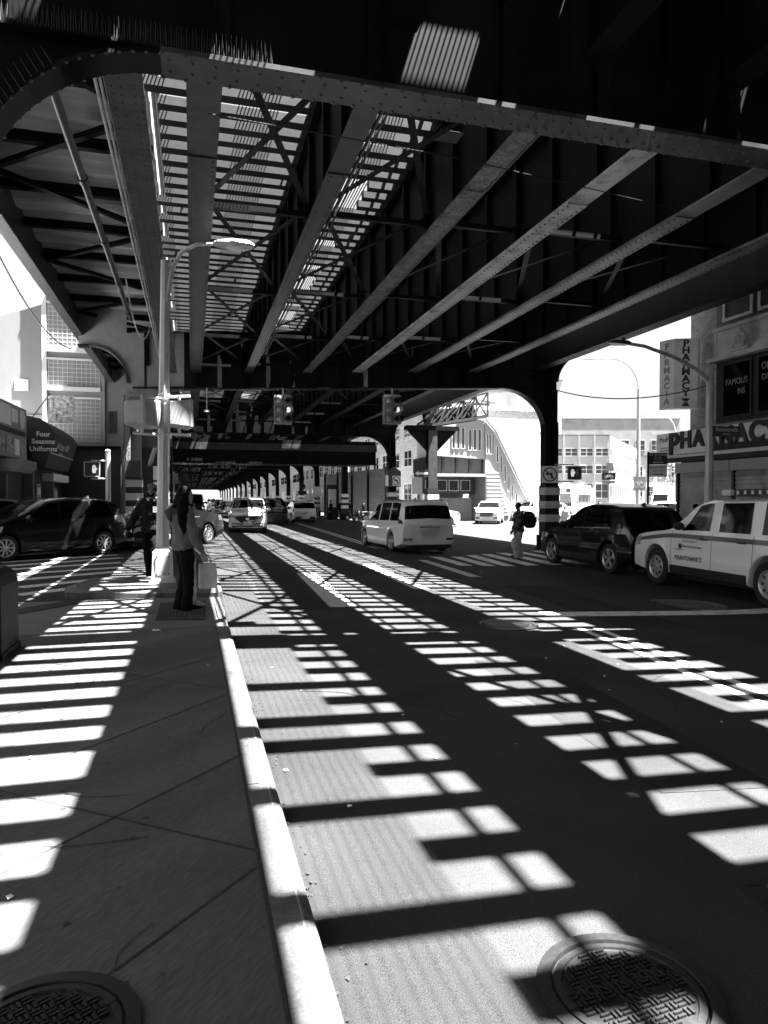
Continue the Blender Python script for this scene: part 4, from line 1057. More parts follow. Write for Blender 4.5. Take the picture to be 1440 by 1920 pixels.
PRI = dict(SUV, L=4.62, W=1.78, R=.33, wb=2.78, fo=.93, gc=.16, top=[(0, .66), (.3, .83), (.85, .98), (1.0, 1.02), (2.1, 1.5), (2.7, 1.575), (3.7, 1.56), (4.15, 1.48), (4.28, 1.4), (4.5, 1.0), (4.62, .8)],
    belt=[(0, .72), (.9, .93), (4.4, 1.08)], ws=(1.06, 2.12), rw=(4.22, 4.5), win=[(1.35, 2.35, 2.1, 2.38), (2.45, 3.35, 2.47, 3.3), (3.42, 4.05, 3.36, 3.85)], hl=[(.08, .75, .25, .85, 4.5, 5.7)], tl=[(4.15, 4.58, 4.1, 4.5, 4.8, 6.1)],
    mir=1.5, hd=[(2.1, 5.2), (3.05, 5.25)], seam=(1.2, 2.42, 3.4), rails=None, sill=False, archm=False, rimf=.7,
    pl=[(rect(-.7, .7, .25, .42), False, TRIM, 'lower_grille', .02), (rect(-.26, .26, .42, .55), False, PLATE, 'licence_plate', .04)])
SED = dict(SUV, L=4.92, W=1.85, R=.34, wb=2.83, fo=1.0, gc=.16, top=[(0, .60), (.15, .74), (.6, .84), (1.25, .93), (1.4, .97), (2.2, 1.37), (2.7, 1.46), (3.2, 1.44), (4.15, 1.08), (4.8, 1.0), (4.92, .82)],
    belt=[(0, .68), (1.3, .88), (4.3, .97)], ws=(1.45, 2.22), rw=(3.25, 4.1), win=[(1.75, 2.55, 2.25, 2.55), (2.65, 3.4, 2.65, 3.2)], hl=[(.05, .6, .12, .7, 4.6, 5.7)], tl=[(4.55, 4.9, 4.5, 4.85, 4.8, 6.1)],
    mir=1.7, hd=[(2.25, 5.3), (3.1, 5.3)], belttrim=True, seam=(1.5, 2.6, 3.55), rails=None, sill=False, archm=False,
    pl=[(rect(-.62, .62, .28, .52), False, TRIM, 'grille', .02), (rect(-.60, .60, .505, .53), False, CHROME, 'grille_bar', .034), (rect(-.66, .66, .44, .455), False, CHROME, 'grille_bar', .034), (rect(-.64, .64, .36, .375), False, CHROME, 'grille_bar', .034), (rect(-.58, .58, .275, .30), False, CHROME, 'grille_bar', .034),
        (rect(-.17, .17, .36, .5), False, PLATE, 'licence_plate', .05), ([(-.80, .56), (-.5, .55), (-.5, .61), (-.78, .66)], False, LIGHTC, 'headlight', .018), (mirror([(-.80, .56), (-.5, .55), (-.5, .61), (-.78, .66)]), False, LIGHTC, 'headlight', .018), (rect(-.6, .6, .57, .6), False, CHROME, 'upper_grille', .018),
        ([(-.84, .30), (-.68, .28), (-.68, .36), (-.84, .40)], False, LIGHTC, 'fog_lamp', .018), (mirror([(-.84, .30), (-.68, .28), (-.68, .36), (-.84, .40)]), False, LIGHTC, 'fog_lamp', .018), (rect(-.26, .26, .62, .74), True, PLATE, 'licence_plate', .02)])
SUB = dict(SUV, L=5.6, W=2.0, R=.40, wb=3.3, fo=1.0, gc=.28, arch=.075, rimf=.62,
    top=[(0, .96), (.08, 1.06), (.5, 1.13), (1.3, 1.21), (1.52, 1.26), (2.22, 1.77), (2.6, 1.845), (4, 1.87), (5.15, 1.83), (5.28, 1.79), (5.52, 1.2), (5.6, 1.05)],
    belt=[(0, 1.0), (.5, 1.08), (1.5, 1.2), (5.6, 1.2)], ws=(1.58, 2.24), rw=(5.28, 5.5), win=[(1.85, 2.72, 2.36, 2.74), (2.98, 3.82, 3.0, 3.8), (4.1, 5.2, 4.1, 5.12)], hl=[(.04, .3, .06, .3, 4.6, 6.0)], tl=[(5.35, 5.56, 5.3, 5.5, 4.5, 6.2)],
    mir=1.95, mirm=TRIM, hd=[(2.5, 5.05), (3.55, 5.05)], hdm=TRIM, seam=(1.55, 2.82, 3.92), rails=None, tum=.16, tf=.06, bf=.12, sm=.06, archm=False, pl=[(rect(-.8, .8, .45, .6), False, TRIM, 'front_bumper', .05)])

# ---- the maintenance utility truck at the right
sub, cS = make_car('utility_truck', 'white long bodied maintenance truck with grey side stripe and roof light bar', 'truck', SUB, PW, (10.5, 11.1), 86, rim='steel')
for sd in (1, -1):
    cS.patch((.12, 5.55, .12, 5.55, 5.02, 5.62, sd), .005, 40, 1).build('side_stripe', GREYS, sub, world=False)
rt = (PI / 2, 0, PI)
Lh = SUB['L'] / 2
def side_text(body, size, m, x, z, sx=1.0, bold=0.0): text_mesh(body, size, m, 'lettering', sub, (Lh - x, 1.004, z), rt, extrude=.002, sx=sx, bold=bold)
side_text('MAINTENANCE', .13, LETT, 2.13, .66, .95); side_text('New York City Transit', .06, LETT, 2.26, .90); side_text('FCS-8-026-12', .075, SIGNG, 2.2, 1.01, 1.2)
mb = MB(); mb.disc((Lh - 1.88, 1.006, .90), .055, axis=1, n=16); mb.build('round_emblem', LETT, sub, world=False)
mb = MB(); mb.box(Lh - 2.0, Lh - 1.7, 1.003, 1.006, .825, .835); mb.build('underline', LETT, sub, world=False)
mb = MB(); mb.box(Lh - 3.0, Lh - 2.72, -.72, .72, 1.90, 1.915, 1); 
for k in range(9): mb.box(Lh - 2.98, Lh - 2.74, -.7 + k * .158, -.56 + k * .158, 1.92, 2.03, k % 2)
mb.build('light_bar', [LAMPG, TRIM], sub, world=False)
mb = MB(); mb.box(Lh - 4.9, Lh - 3.1, .66, .72, 1.92, 2.03)
for k in range(9): mb.box(Lh - 3.24 - k * .19, Lh - 3.18 - k * .19, .721, .73, 1.94, 2.01, 1)
mb.build('roof_rack', [TRIM, LAMPG], sub, world=False)
# ---- other cars of the foreground
edge, cE = make_car('black_suv', 'glossy black crossover SUV with bright alloy wheels stopped ahead of the maintenance truck', 'car', EDGE, PK, (10.87, 16.6), 90, spokes=5)
van, cV = make_car('minivan', 'white minivan seen from behind with roof rails in the middle of the crossing', 'car', VAN, PW, (7.4, 24.3), 93)
pri, cP = make_car('black_hatchback', 'shiny black hatchback turning across the crosswalk at the left edge', 'car', PRI, PK, (-4.0, 20.7), 222, spokes=9)
mal, cM = make_car('black_sedan', 'black sedan with chrome grille bars facing us behind the lamp post', 'car', SED, PK, (-1.0, 24.5), 233, spokes=9)
cx, cC = make_car('white_suv', 'white compact SUV with dark wing shaped grille driving toward us in the near lane', 'car', CX, PW, (2.8, 36.3), 264)
esc, _ = make_car('white_suv', 'white compact SUV driving away with dark rear window and lit roof edge', 'car', ESC, PW, (8.0, 53.6), 92)
mer, _ = make_car('white_suv', 'sunlit white SUV with barred grille waiting beside the stair house', 'car', MERC, PW, (21.7, 48.8), 240)
sil, _ = make_car('silver_sedan', 'silver sedan half hidden behind the white minivan', 'car', SED, PS, (14.7, 43.6), 196, spokes=9)
wag, _ = make_car('silver_hatchback', 'silver roofed car at the far left behind the black hatchback', 'car', PRI, PS, (-7.2, 24.6), 214, spokes=9)
dsu, _ = make_car('black_suv', 'big black SUV in the shade left of the oncoming white SUV', 'car', dict(SUB, hdm=PK), PK, (-.2, 47), 268, spokes=5)
dvn, _ = make_car('grey_van', 'dark grey tall van with a sun glint behind the oncoming white SUV', 'van', dict(VAN, H=2.1), PD, (5.4, 49.5), 268)
gry, _ = make_car('grey_sedan', 'dark grey sedan queued farther up the street', 'car', SED, PD, (3.2, 62), 268, spokes=9)
def clone(src, label, loc, heading, group='cars queued far up the street'):
    c = copy_tree(src); c.location = (loc[0], loc[1], gz(loc[0])); c.rotation_euler = (0, 0, rad(heading)); c['label'] = label
    if group: c['group'] = group
    elif 'group' in c: del c['group']
    return c
clone(mer, 'white SUV just right of the sunlit barred grille SUV, behind the man with the rucksack', (27.3, 54), 236, None)
clone(sil, 'silver sedan parked beyond the right column in the sun', (33.5, 60), 230, None)
clone(esc, 'pale SUV seen from behind at the open pharmacy corner', (31.5, 41.5), 60, None)
clone(sil, 'silver sedan beyond the pharmacy corner under the street tree', (40.5, 50.5), 60, None)
FAR = 'car far up the street among the queued traffic under the railway'
for k, (src, x, y, h) in enumerate(((cx, .2, 58, 268), (gry, 3.0, 74, 270), (sil, 5.9, 66, 270), (mer, 6.0, 78, 270), (dsu, .0, 72, 270), (esc, 9.0, 68, 90), (gry, 9.3, 82, 90), (sil, .3, 86, 270), (cx, 3.1, 92, 270), (dsu, 6.2, 96, 270), (esc, 9.2, 100, 90), (gry, .4, 104, 270), (sil, 9.4, 118, 90), (mer, 3.2, 116, 270))):
    clone(src, FAR, (x, y), h)
# ---- city bus at the sunny side street
bus = thing('city_bus', 'white city bus facing us beyond the right column', 'bus', (38.5, 65.5, -.3), rad(228))
mb = MB()
prof = [(-1.27, .35), (1.27, .35), (1.29, 1.0), (1.27, 2.75), (1.18, 3.0), (-1.18, 3.0), (-1.27, 2.75), (-1.29, 1.0)]
mb.loft([[(x, y, z) for y, z in prof] for x in (-6, 5.9)] + [[(6.05, y * .97, z * .99 + .01) for y, z in prof]], 0, False); mb.box(-5, 3.5, -1.0, 1.0, 3.0, 3.3); mb.build('body', PW, bus, world=False)
for (y0, y1) in ((-1.15, -.05), (.05, 1.15)): mb = MB(); mb.box(6.04, 6.075, y0, y1, 1.15, 2.35); mb.build('windscreen', WGLASS, bus, world=False)
mb = MB(); mb.box(6.03, 6.08, -1.1, 1.1, 2.47, 2.82); mb.build('destination_sign', SIGNB, bus, world=False)
for k in range(6): mb = MB(); mb.box(6.081, 6.09, -.7 + k * .24, -.55 + k * .24, 2.55, 2.74); mb.build('sign_glyph', LETW, bus, world=False)
for sd in (1, -1):
    for k in range(6): mb = MB(); mb.box(-5.4 + k * 1.75, -3.8 + k * 1.75, sd * 1.28 - .02, sd * 1.28 + .02, 1.35, 2.5); mb.build('side_window', WGLASS, bus, world=False)
    mb = MB(); mb.box(6.05, 6.09, sd * .95 - .18, sd * .95 + .18, .6, .85); mb.build('headlight', LIGHTC, bus, world=False)
    for x in (3.6, -3.2): make_wheel(bus, x, sd * 1.15, .48, sd, .6, 5, .28, style='steel')
mb = MB(); mb.box(6.05, 6.15, -1.2, 1.2, .35, .55); mb.build('bumper', TRIM, bus, world=False)
trk = thing('box_truck', 'white box truck farther down the sunny side street', 'truck', (63, 83, -.3), rad(225))
mb = MB(); mb.box(-4, 1.6, -1.2, 1.2, .8, 3.6); mb.build('cargo_box', PW, trk, world=False)
mb = MB(); mb.prism([(1.65, .6), (3.6, .6), (3.6, 1.4), (2.9, 2.5), (1.65, 2.5)], 1, -1.1, 1.1); mb.build('cab', PW, trk, world=False)
mb = MB(); mb.face([(3.61, -.95, 1.42), (3.61, .95, 1.42), (2.93, .95, 2.46), (2.93, -.95, 2.46)]); mb.build('windscreen', GLASS, trk, world=False)
for x in (2.6, -2.8):
    for sd in (1, -1): make_wheel(trk, x, sd * 1.0, .45, sd, .6, 5, .28, style='steel')
# ---- parked scooters in the shade
def scooter(lab, loc, h):
    t = thing('scooter', lab, 'scooter', (loc[0], loc[1], gz(loc[0])), rad(h), 'scooters parked by the masonry wall')
    for x in (-.6, .6): make_wheel(t, x, 0, .25, 1, .6, 5, .1)
    mb = MB(); mb.tube([(-.75, 0, .5), (-.4, 0, .62), (-.1, 0, .4), (.3, 0, .3), (.5, 0, .6), (.48, 0, .95)], [.1, .16, .12, .1, .1, .06], 8); mb.build('body', TRIM, t, world=False)
    mb = MB(); mb.tube([(-.7, 0, .76), (-.1, 0, .72)], [(.1, .05), (.12, .06)], 8); mb.build('seat', RUB, t, world=False)
    mb = MB(); mb.tube([(.45, -.3, 1.0), (.48, 0, .97), (.45, .3, 1.0)], .02, 6); mb.build('handlebar', GALV, t, world=False)
    return t
sc0 = scooter('dark delivery scooter parked by the masonry wall', (13.6, 55), 200)
for k, (x, y, h) in enumerate(((13.5, 56.6, 205), (13.3, 58.2, 195), (12.9, 53.2, 200))):
    c = copy_tree(sc0); c.location = (x, y, gz(x)); c.rotation_euler = (0, 0, rad(h))
# ================================================================== markings, covers and street furniture
def bars(name, quads, m, h=.004):
    mb = MB()
    for q in quads: gquad(mb, q, h)
    return struct(name, mb, m)
def bar_quad(a, b, wd):
    a, b = Vector(a), Vector(b); d = (b - a).normalized(); n = Vector((-d.y, d.x)) * wd / 2
    return [tuple(a - n), tuple(b - n), tuple(b + n), tuple(a + n)]
left = [((-4.22, 17.82), (-1.78, 19.56)), ((-3.91, 16.98), (-1.67, 18.1)), ((-3.54, 15.87), (-1.57, 16.84)), ((-3.26, 14.72), (-1.53, 15.87)), ((-2.94, 13.5), (-1.52, 14.62)), ((-2.74, 12.44), (-1.9, 13.2)), ((-4.5, 18.9), (-2.0, 20.6)), ((-4.6, 20.0), (-2.2, 21.7))]
bars('crosswalk', [bar_quad(a, b, .34) for a, b in left], PAINT2)
right = [((8.07, 20.75), (7.81, 17.6)), ((8.83, 21.39), (8.4, 17.6)), ((9.48, 21.66), (9.14, 17.6)), ((10.2, 22.0), (9.9, 17.6)), ((10.98, 22.4), (10.7, 17.6)), ((11.8, 22.6), (11.6, 17.8)), ((12.7, 22.6), (12.6, 18.0)), ((7.3, 20.6), (7.15, 17.6))]
bars('crosswalk', [bar_quad(a, b, .38) for a, b in right], PAINT)
bars('lane_marking', [bar_quad((2.42, 15.3), (2.2, 10.3), .42), bar_quad((4.42, 17.7), (4.17, 12.5), .32), bar_quad((6.45, 19.3), (6.2, 14.7), .28)], PAINT2)
bars('centre_line', [bar_quad((4.62, 4.9), (5.0, 8.4), .11), bar_quad((4.86, 4.7), (5.24, 8.3), .11), bar_quad((4.45, 2.5), (4.62, 4.9), .11), bar_quad((4.69, 2.5), (4.86, 4.7), .11)], PAINT)
bars('stop_line', [bar_quad((5.1, 9.45), (12.5, 9.45), .42)], PAINT)
bars('centre_line', [bar_quad((6.35, 24), (7.6, 56), .12), bar_quad((6.62, 24), (7.85, 56), .12)], PAINT)
# cut joints of the sidewalk, a darker asphalt seam along the kerb, hairline crack
HZ = KH - .0005
dA, dB = (.22 + .24, 2.77 - 2.28), (.22 + .94, 2.94 - 3.87)
joints = [((-.24, 2.28), (.245, 2.79)), ((-.95, 2.76), (.245, 4.02)), ((-1.3, 3.62), (.245, 5.32)), ((-1.3, 5.08), (.245, 6.68)), ((-1.9, 4.62), (.245, 2.92)), ((-1.4, 6.9), (.245, 5.48)), ((-1.9, 6.0), (.245, 7.9)), ((-3, 2.0), (-.9, 3.8))]
ground_lines('pavement_joint', joints, .012, HZ, JOINT)
ground_lines('pavement_joint', [((-.75, 8.0), (-.77, 7.2)), ((-.77, 7.2), (-.73, 6.5)), ((-.73, 6.5), (-.78, 5.8))], .009, HZ + .0004, JOINT)
ground_lines('kerb_seam', [((.254, -2), (.252, 3)), ((.252, 3), (.256, 6)), ((.256, 6), (.253, 8.2))], .014, HZ + .0008, JOINT)
ground_lines('kerb_seam', [((.366, -2), (.364, 3)), ((.364, 3), (.367, 6)), ((.367, 6), (.365, 8.2))], .006, KH + .0006, GREYW)
ground_lines('pavement_joint', [((-2.6, 8.18), (.25, 8.2))], .02, HZ + .0012, JOINT)
# chewing-gum spots and scraps
GUM = mat('gum_spot', .035, .8)
mb = MB()
for k in range(60):
    x, y = random.uniform(-1.3, .2), random.uniform(2.1, 8); r = random.uniform(.006, .016); n = 8
    mb.face([(x + r * cos(2 * PI * j / n) * random.uniform(.7, 1.2), y + r * sin(2 * PI * j / n) * random.uniform(.7, 1.2), HZ + .0016) for j in range(n)])
tag(mb.build('gum_spots', GUM), kind='stuff')
mb = MB()
for k in range(26):
    x, y = random.uniform(-1.0, 5.5), random.uniform(2.2, 9); z0 = KH if x < .25 else gz(x)
    if .2 < x < .5: continue
    r = random.uniform(.006, .02); a = random.uniform(0, 6); mb.face([(x + r * cos(a + j * PI / 2) * random.uniform(.5, 1), y + r * sin(a + j * PI / 2), z0 + .006 + random.uniform(0, .006)) for j in range(4)])
tag(mb.build('litter_scraps', SIGNW), kind='stuff')
# cracks, sealed seams and a resurfaced trench in the road
ASPH2 = mat('patched_asphalt', .032, .85, var=.2, scale=2, fine=.5, fscale=260, bump=.6, bscale=220, spec=.08)
CRACK = mat('crack_dark', .008, .9)
bars('road_patch', [bar_quad((2.9, 3.3), (3.15, 6.6), .75)], ASPH2, .003)
bars('road_patch', [bar_quad((6.2, 8.2), (6.6, 13), 1.1)], ASPH2, .003)
bars('road_patch', [bar_quad((1.5, 10), (1.7, 18), .9)], ASPH2, .003)
mb = MB(); rc = random.Random(21)
for k in range(26):
    x, y = rc.uniform(1.2, 7), rc.uniform(4.5, 15); a = rc.choice((0, PI / 2, 1.0, 2.2)) + rc.uniform(-.3, .3); wd = rc.uniform(.003, .007)
    for s_ in range(rc.randint(6, 16)):
        a += rc.uniform(-.5, .5); l_ = rc.uniform(.06, .2); x2, y2 = x + cos(a) * l_, y + sin(a) * l_
        if x2 < .5: break
        n_ = Vector((-(y2 - y), x2 - x)).normalized() * wd
        mb.face([(x - n_.x, y - n_.y, gz(x) + .0055), (x + n_.x, y + n_.y, gz(x) + .0055), (x2 + n_.x, y2 + n_.y, gz(x2) + .0055), (x2 - n_.x, y2 - n_.y, gz(x2) + .0055)]); x, y = x2, y2
tag(mb.build('road_cracks', CRACK), kind='stuff')
mb = MB()
for k in range(12):
    x, y = rc.uniform(-1.2, .1), rc.uniform(2.4, 7.8); a = rc.uniform(0, 6); wd = rc.uniform(.0015, .003)
    for s_ in range(rc.randint(5, 12)):
        a += rc.uniform(-.5, .5); l_ = rc.uniform(.04, .12); x2, y2 = x + cos(a) * l_, y + sin(a) * l_
        if x2 > .24: break
        n_ = Vector((-(y2 - y), x2 - x)).normalized() * wd
        mb.face([(x - n_.x, y - n_.y, HZ + .002), (x + n_.x, y + n_.y, HZ + .002), (x2 + n_.x, y2 + n_.y, HZ + .002), (x2 - n_.x, y2 - n_.y, HZ + .002)]); x, y = x2, y2
tag(mb.build('pavement_cracks', CRACK), kind='stuff')
mb = MB()                                                         # grit and leaf scraps gathered along the gutter
for k in range(160):
    x, y = .43 + abs(rc.gauss(0, .07)), rc.uniform(2, 11); r = rc.uniform(.003, .011); a = rc.uniform(0, 6)
    mb.face([(x + r * cos(a + j * 2.1), y + r * sin(a + j * 2.1) * 1.4, gz(x) + .006 + .004 * (j == 1)) for j in range(3)])
tag(mb.build('gutter_grit', GUM), kind='stuff')
# raised island that carries the lamp post
mb = MB()
pts = [(-2.02, 12.4), (-1.9, 11.75), (-.5, 11.3), (.38, 11.12), (.46, 11.3), (.46, 13.4), (.2, 13.7), (-1.8, 13.7)]
inner = [(-1.86, 12.45), (-1.75, 11.95), (-.5, 11.5), (.22, 11.35), (.26, 11.5), (.26, 13.2), (.1, 13.5), (-1.7, 13.5)]
n = len(pts)
for i in range(n):
    a, b, c_, d = pts[i], pts[(i + 1) % n], inner[(i + 1) % n], inner[i]
    mb.face([(*a, -.2), (*b, -.2), (*b, .10), (*a, .10)]); mb.face([(*a, .10), (*b, .10), (*c_, .135), (*d, .135)])
struct('kerb', mb, KERB)
mb = MB(); mb.face([(*p, .134) for p in inner]); struct('island', mb, CONC)
# ribbed tactile plates at both ramps
def tactile(pts, n, alongx=True):
    P = [Vector((*p, 0)) for p in pts]; mb = MB()
    zt = lambda y: (KH - .004) + (.03 - KH + .004) * (y - 8.2) / 3.1
    L3 = lambda p, h: (p.x, p.y, zt(p.y) + h)
    mb.hexa([L3(p, -.02) for p in P] + [L3(p, .006) for p in P])
    for k in range(n):
        u0, u1 = (k + .25) / n, (k + .62) / n
        q = [P[0].lerp(P[1], u0), P[0].lerp(P[1], u1), P[3].lerp(P[2], u1), P[3].lerp(P[2], u0)]
        mb.hexa([L3(p, .004) for p in q] + [L3(p, .014) for p in q])
    return mb
TACT = mat('tactile_iron', .06, .8, var=.25, scale=9, spec=.08)
tp = tag(tactile([(-.44, 8.88), (.15, 8.75), (.18, 10.65), (-.45, 10.6)], 14).build('tactile_plate', TACT), 'ribbed dark tactile plate under the woman with long hair', 'tactile plate')
tp = tag(tactile([(-2.25, 9.85), (-1.45, 11.1), (-1.75, 11.3), (-2.5, 10.2)], 22).build('tactile_plate', TACT), 'ribbed grey tactile strip set across the ramp toward the striped crossing', 'tactile plate')

# manholes: ring, lid with a basket weave of raised bars, lettering
def manhole(name, label, loc, r, z, rot=0.0, txt=(), weave=True, seed=1, m=None):
    m = m or IRON
    t = thing(name, label, 'manhole cover', (loc[0], loc[1], z), rot)
    mb = MB(); mb.lathe([(r * 1.24, -.02), (r * 1.24, .004), (r * 1.06, .007), (r * 1.04, -.004), (r * 1.02, -.02)], (0, 0, 0), n=48); mb.build('frame', m, t, world=False)
    lid = MB(); lid.lathe([(r * 1.01, -.012), (r, .003), (r * .90, .004), (r * .885, -.003), (0, -.003)], (0, 0, 0), n=48)
    if weave:
        cs = r * .155; k = int(r / cs) + 1
        for i in range(-k, k + 1):
            for j in range(-k, k + 1):
                x, y = i * cs, j * cs
                if math.hypot(x, y) > r * .82: continue
                if txt and abs(y - txt[0][1]) < cs * .6 and abs(x) < r * .66: continue
                if len(txt) > 1 and abs(y - txt[1][1]) < cs * .6 and abs(x) < r * .5: continue
                for s in (-1, 1):
                    if (i + j) % 2: lid.hexa([(x + a, y + b, c) for c in (-.003, .006) for a, b in ((s * cs * .24 - cs * .11, -cs * .40), (s * cs * .24 + cs * .11, -cs * .40), (s * cs * .24 + cs * .11, cs * .40), (s * cs * .24 - cs * .11, cs * .40))])
                    else: lid.hexa([(x + a, y + b, c) for c in (-.003, .006) for a, b in ((-cs * .42, s * cs * .24 - cs * .11), (cs * .42, s * cs * .24 - cs * .11), (cs * .42, s * cs * .24 + cs * .11), (-cs * .42, s * cs * .24 + cs * .11))])
    else:
        for i in range(-9, 10):
            for j in range(-9, 10):
                x, y = i * r * .1, j * r * .1
                if math.hypot(x, y) < r * .85: lid.box(x - r * .036, x + r * .036, y - r * .036, y + r * .036, -.003, .006)
    l_ = lid.build('lid', m, t, world=False)
    for (s, yy, sz) in txt: text_mesh(s, sz, m, 'raised_lettering', t, (0, yy, 0), (0, 0, 0), extrude=.006, bold=.002)
    for a in (0, PI): mb = MB(); mb.box(r * .93 * cos(a) - .016, r * .93 * cos(a) + .016, -.012, .012, .0045, .0052); mb.build('pick_hole', BLACKP, t, world=False)
    return t
manhole('manhole_cover', 'round iron sewer cover with woven bars and upside down lettering, half in sun', (1.36, 1.95), .235, gz(1.36) + .012, rad(186), (('MADE IN INDIA', -.037, .054), ('S NY', .037, .06)))
manhole('manhole_cover', 'black woven pattern manhole cover set in the footway at the near edge', (-.41, 2.03), .215, KH + .008, rad(30))
manhole('manhole_cover', 'round waffle pattern cover in the lane catching a strip of sun', (4.1, 8.62), .33, gz(4.1) + .006, 0, weave=False)
manhole('manhole_cover', 'faint flat manhole cover in the shade beside the maintenance truck', (8.25, 10.3), .55, gz(8.25) + .004, 0, weave=False, m=mat('dusty_iron', .1, .7, var=.3))
gr = thing('drain_grate', 'square iron drain grate at the edge of the picture in the near lane', 'grate', (2.5, 2.2, gz(2.5) + .008), rad(-12))
mb = MB(); mb.box(-.32, .32, .16, .2, -.02, .004); mb.box(-.32, .32, -.2, -.16, -.02, .004); mb.box(-.32, -.28, -.16, .16, -.02, .004); mb.box(.28, .32, -.16, .16, -.02, .004); mb.box(-.28, .28, .06, .16, -.02, .002); mb.build('frame', IRON, gr, world=False)
mb = MB(); [mb.box(-.27 + k * .06, -.235 + k * .06, -.155, .055, -.02, .002) for k in range(10)]; mb.build('grille', IRON, gr, world=False)

# the lamp post with its arm
lp = thing('lamp_post', 'pale octagonal street lamp post with a curved arm standing on the island', 'street lamp', (-.49, 12.55, .134))
mb = MB()
b0, b1, h = .19, .155, .56
mb.loft([[(-.49 + a * r, 12.55 + b * r, z) for a, b in ((-1, -1), (1, -1), (1, 1), (-1, 1))] for r, z in ((.215, .135), (.21, .17), (.175, .20), (.155, .66), (.125, .70), (.11, .74))], 0, False)
mb.build('base', GALV, lp)
mb = MB(); mb.box(-.60, -.37, 12.371, 12.383, .26, .6); mb.build('access_panel', ALU, lp)
mb = MB(); [mb.rivet((-.585 + a * .2, 12.371, z), .012, (0, -1, 0)) for a in (0, 1) for z in (.28, .58)]; mb.build('bolt', STEEL, lp)
mb = MB(); mb.tube([(-.49, 12.55, .7), (-.455, 12.55, 3.0), (-.42, 12.55, 5.62)], [.108, .093, .07], 8); mb.build('pole', GALV, lp)
mb = MB(); mb.tube([(-.40, 12.52, 4.9), (-.345, 12.52, 5.25), (-.30, 12.52, 5.5), (-.15, 12.52, 5.78), (.1, 12.52, 5.93), (.45, 12.52, 5.97)], [.045, .042, .04, .037, .034, .03], 8); mb.build('arm', GALV, lp)
mb = MB(); mb.loft([[(x, 12.52 + y * wd, 5.97 + z * hh + dz) for y, z in ((-1, 0), (-.8, -.7), (.8, -.7), (1, 0), (.7, .8), (-.7, .8))] for x, wd, hh, dz in ((.38, .04, .04, .0), (.45, .10, .06, .01), (.7, .15, .085, .02), (.98, .13, .07, .02), (1.08, .05, .03, .02))], 0, True); mb.build('lamp_head', GALV, lp)
mb = MB(); mb.ball((.78, 12.52, 5.94), (.2, .11, .07), 0, 12, 6); mb.build('lens', LAMPG, lp)
mb = MB(); mb.lathe([(.115, -.03), (.118, 0), (.115, .03)], (-.447, 12.55, 2.62), n=8); mb.build('clamp_band', GALV, lp); mb = MB(); mb.lathe([(.112, -.03), (.115, 0), (.112, .03)], (-.44, 12.55, 3.32), n=8); mb.build('clamp_band', GALV, lp)
mb = MB(); mb.tube([(-.33, 12.47, .75), (-.335, 12.46, 2.0), (-.33, 12.47, 2.45)], .02, 6); mb.build('cable_conduit', STEEL, lp)
def ped_signal(label, loc, heading, back=True, bracket=None, hand=False, sz=.23):
    t = thing('pedestrian_signal', label, 'walk signal', loc, heading)
    mb = MB(); s = sz
    rr = [(-1, -.9), (-.9, -1), (.9, -1), (1, -.9), (1, .9), (.9, 1), (-.9, 1), (-1, .9)]
    mb.loft([[(x, a * s * k, b * s * k) for a, b in rr] for x, k in ((-s * .95, .72), (-s * .85, .86), (s * .5, 1.0), (s * .55, 1.05), (s * .75, 1.05))], 0, False)
    mb.build('housing', ALU, t, world=False)
    mb = MB(); mb.face([(s * .752, a * s * .92, b * s * .92) for a, b in rr]); mb.build('face_plate', BLKPL, t, world=False)
    if hand:
        HL = MATS.get('hand_light') or mat('hand_light', .6, .4, emit=.04)
        mb = MB(); x = s * .757; c = -.3 if hand == 2 else .28
        P = lambda a, b: (x, (c + a) * s, b * s)
        mb.face([P(-.20, -.55), P(.18, -.55), P(.26, -.1), (P(.22, .1)), P(-.26, .1), P(-.28, -.1)][::-1])
        for k, (a, top) in enumerate(((-.24, .48), (-.11, .6), (.03, .58), (.15, .42))): mb.face([P(a, .1), P(a + .10, .1), P(a + .10, top), P(a, top)])
        mb.face([P(.24, -.2), P(.44, .1), P(.38, .18), P(.2, .02)]); mb.build('hand_symbol', HL, t, world=False)
        if hand == 2:
            mb = MB(); P = lambda a, b: (x, (.42 + a) * s, b * s)
            mb.face([P(.09 * cos(q * .8), .5 + .09 * sin(q * .8)) for q in range(8)]); mb.face([P(-.14, -.1), P(.14, -.1), P(.12, .36), P(-.12, .36)])
            mb.face([P(-.14, -.1), P(0, -.1), P(-.16, -.6), P(-.28, -.6)]); mb.face([P(0, -.1), P(.14, -.1), P(.3, -.6), P(.18, -.6)]); mb.build('walk_symbol', SIGNG, t, world=False)
    if bracket:
        mb = MB()
        for a, b in bracket: mb.tube([a, b], .024, 8)
        mb.build('bracket', GALV, t)
    return t
ped_signal('pedestrian signal housing turned away on the left bracket of the lamp post', (-.80, 12.35, 2.98), rad(60), bracket=[((-1.0, 12.4, 3.28), (-.45, 12.5, 3.26)), ((-.95, 12.4, 2.66), (-.45, 12.5, 2.64)), ((-.80, 12.4, 3.20), (-.80, 12.4, 3.30)), ((-.80, 12.4, 2.66), (-.80, 12.4, 2.78))])
ped_signal('narrow side of a pedestrian signal housing on the right of the lamp post', (-.20, 12.3, 2.98), rad(15), bracket=[((-.42, 12.42, 3.28), (-.02, 12.35, 3.30)), ((-.42, 12.42, 2.66), (-.02, 12.35, 2.64)), ((-.2, 12.35, 3.2), (-.2, 12.35, 3.3)), ((-.2, 12.35, 2.66), (-.2, 12.35, 2.78))])
sp = thing('signal_pole', 'short grey pole behind the black hatchback', 'pole', (-2.4, 22.2, 0))
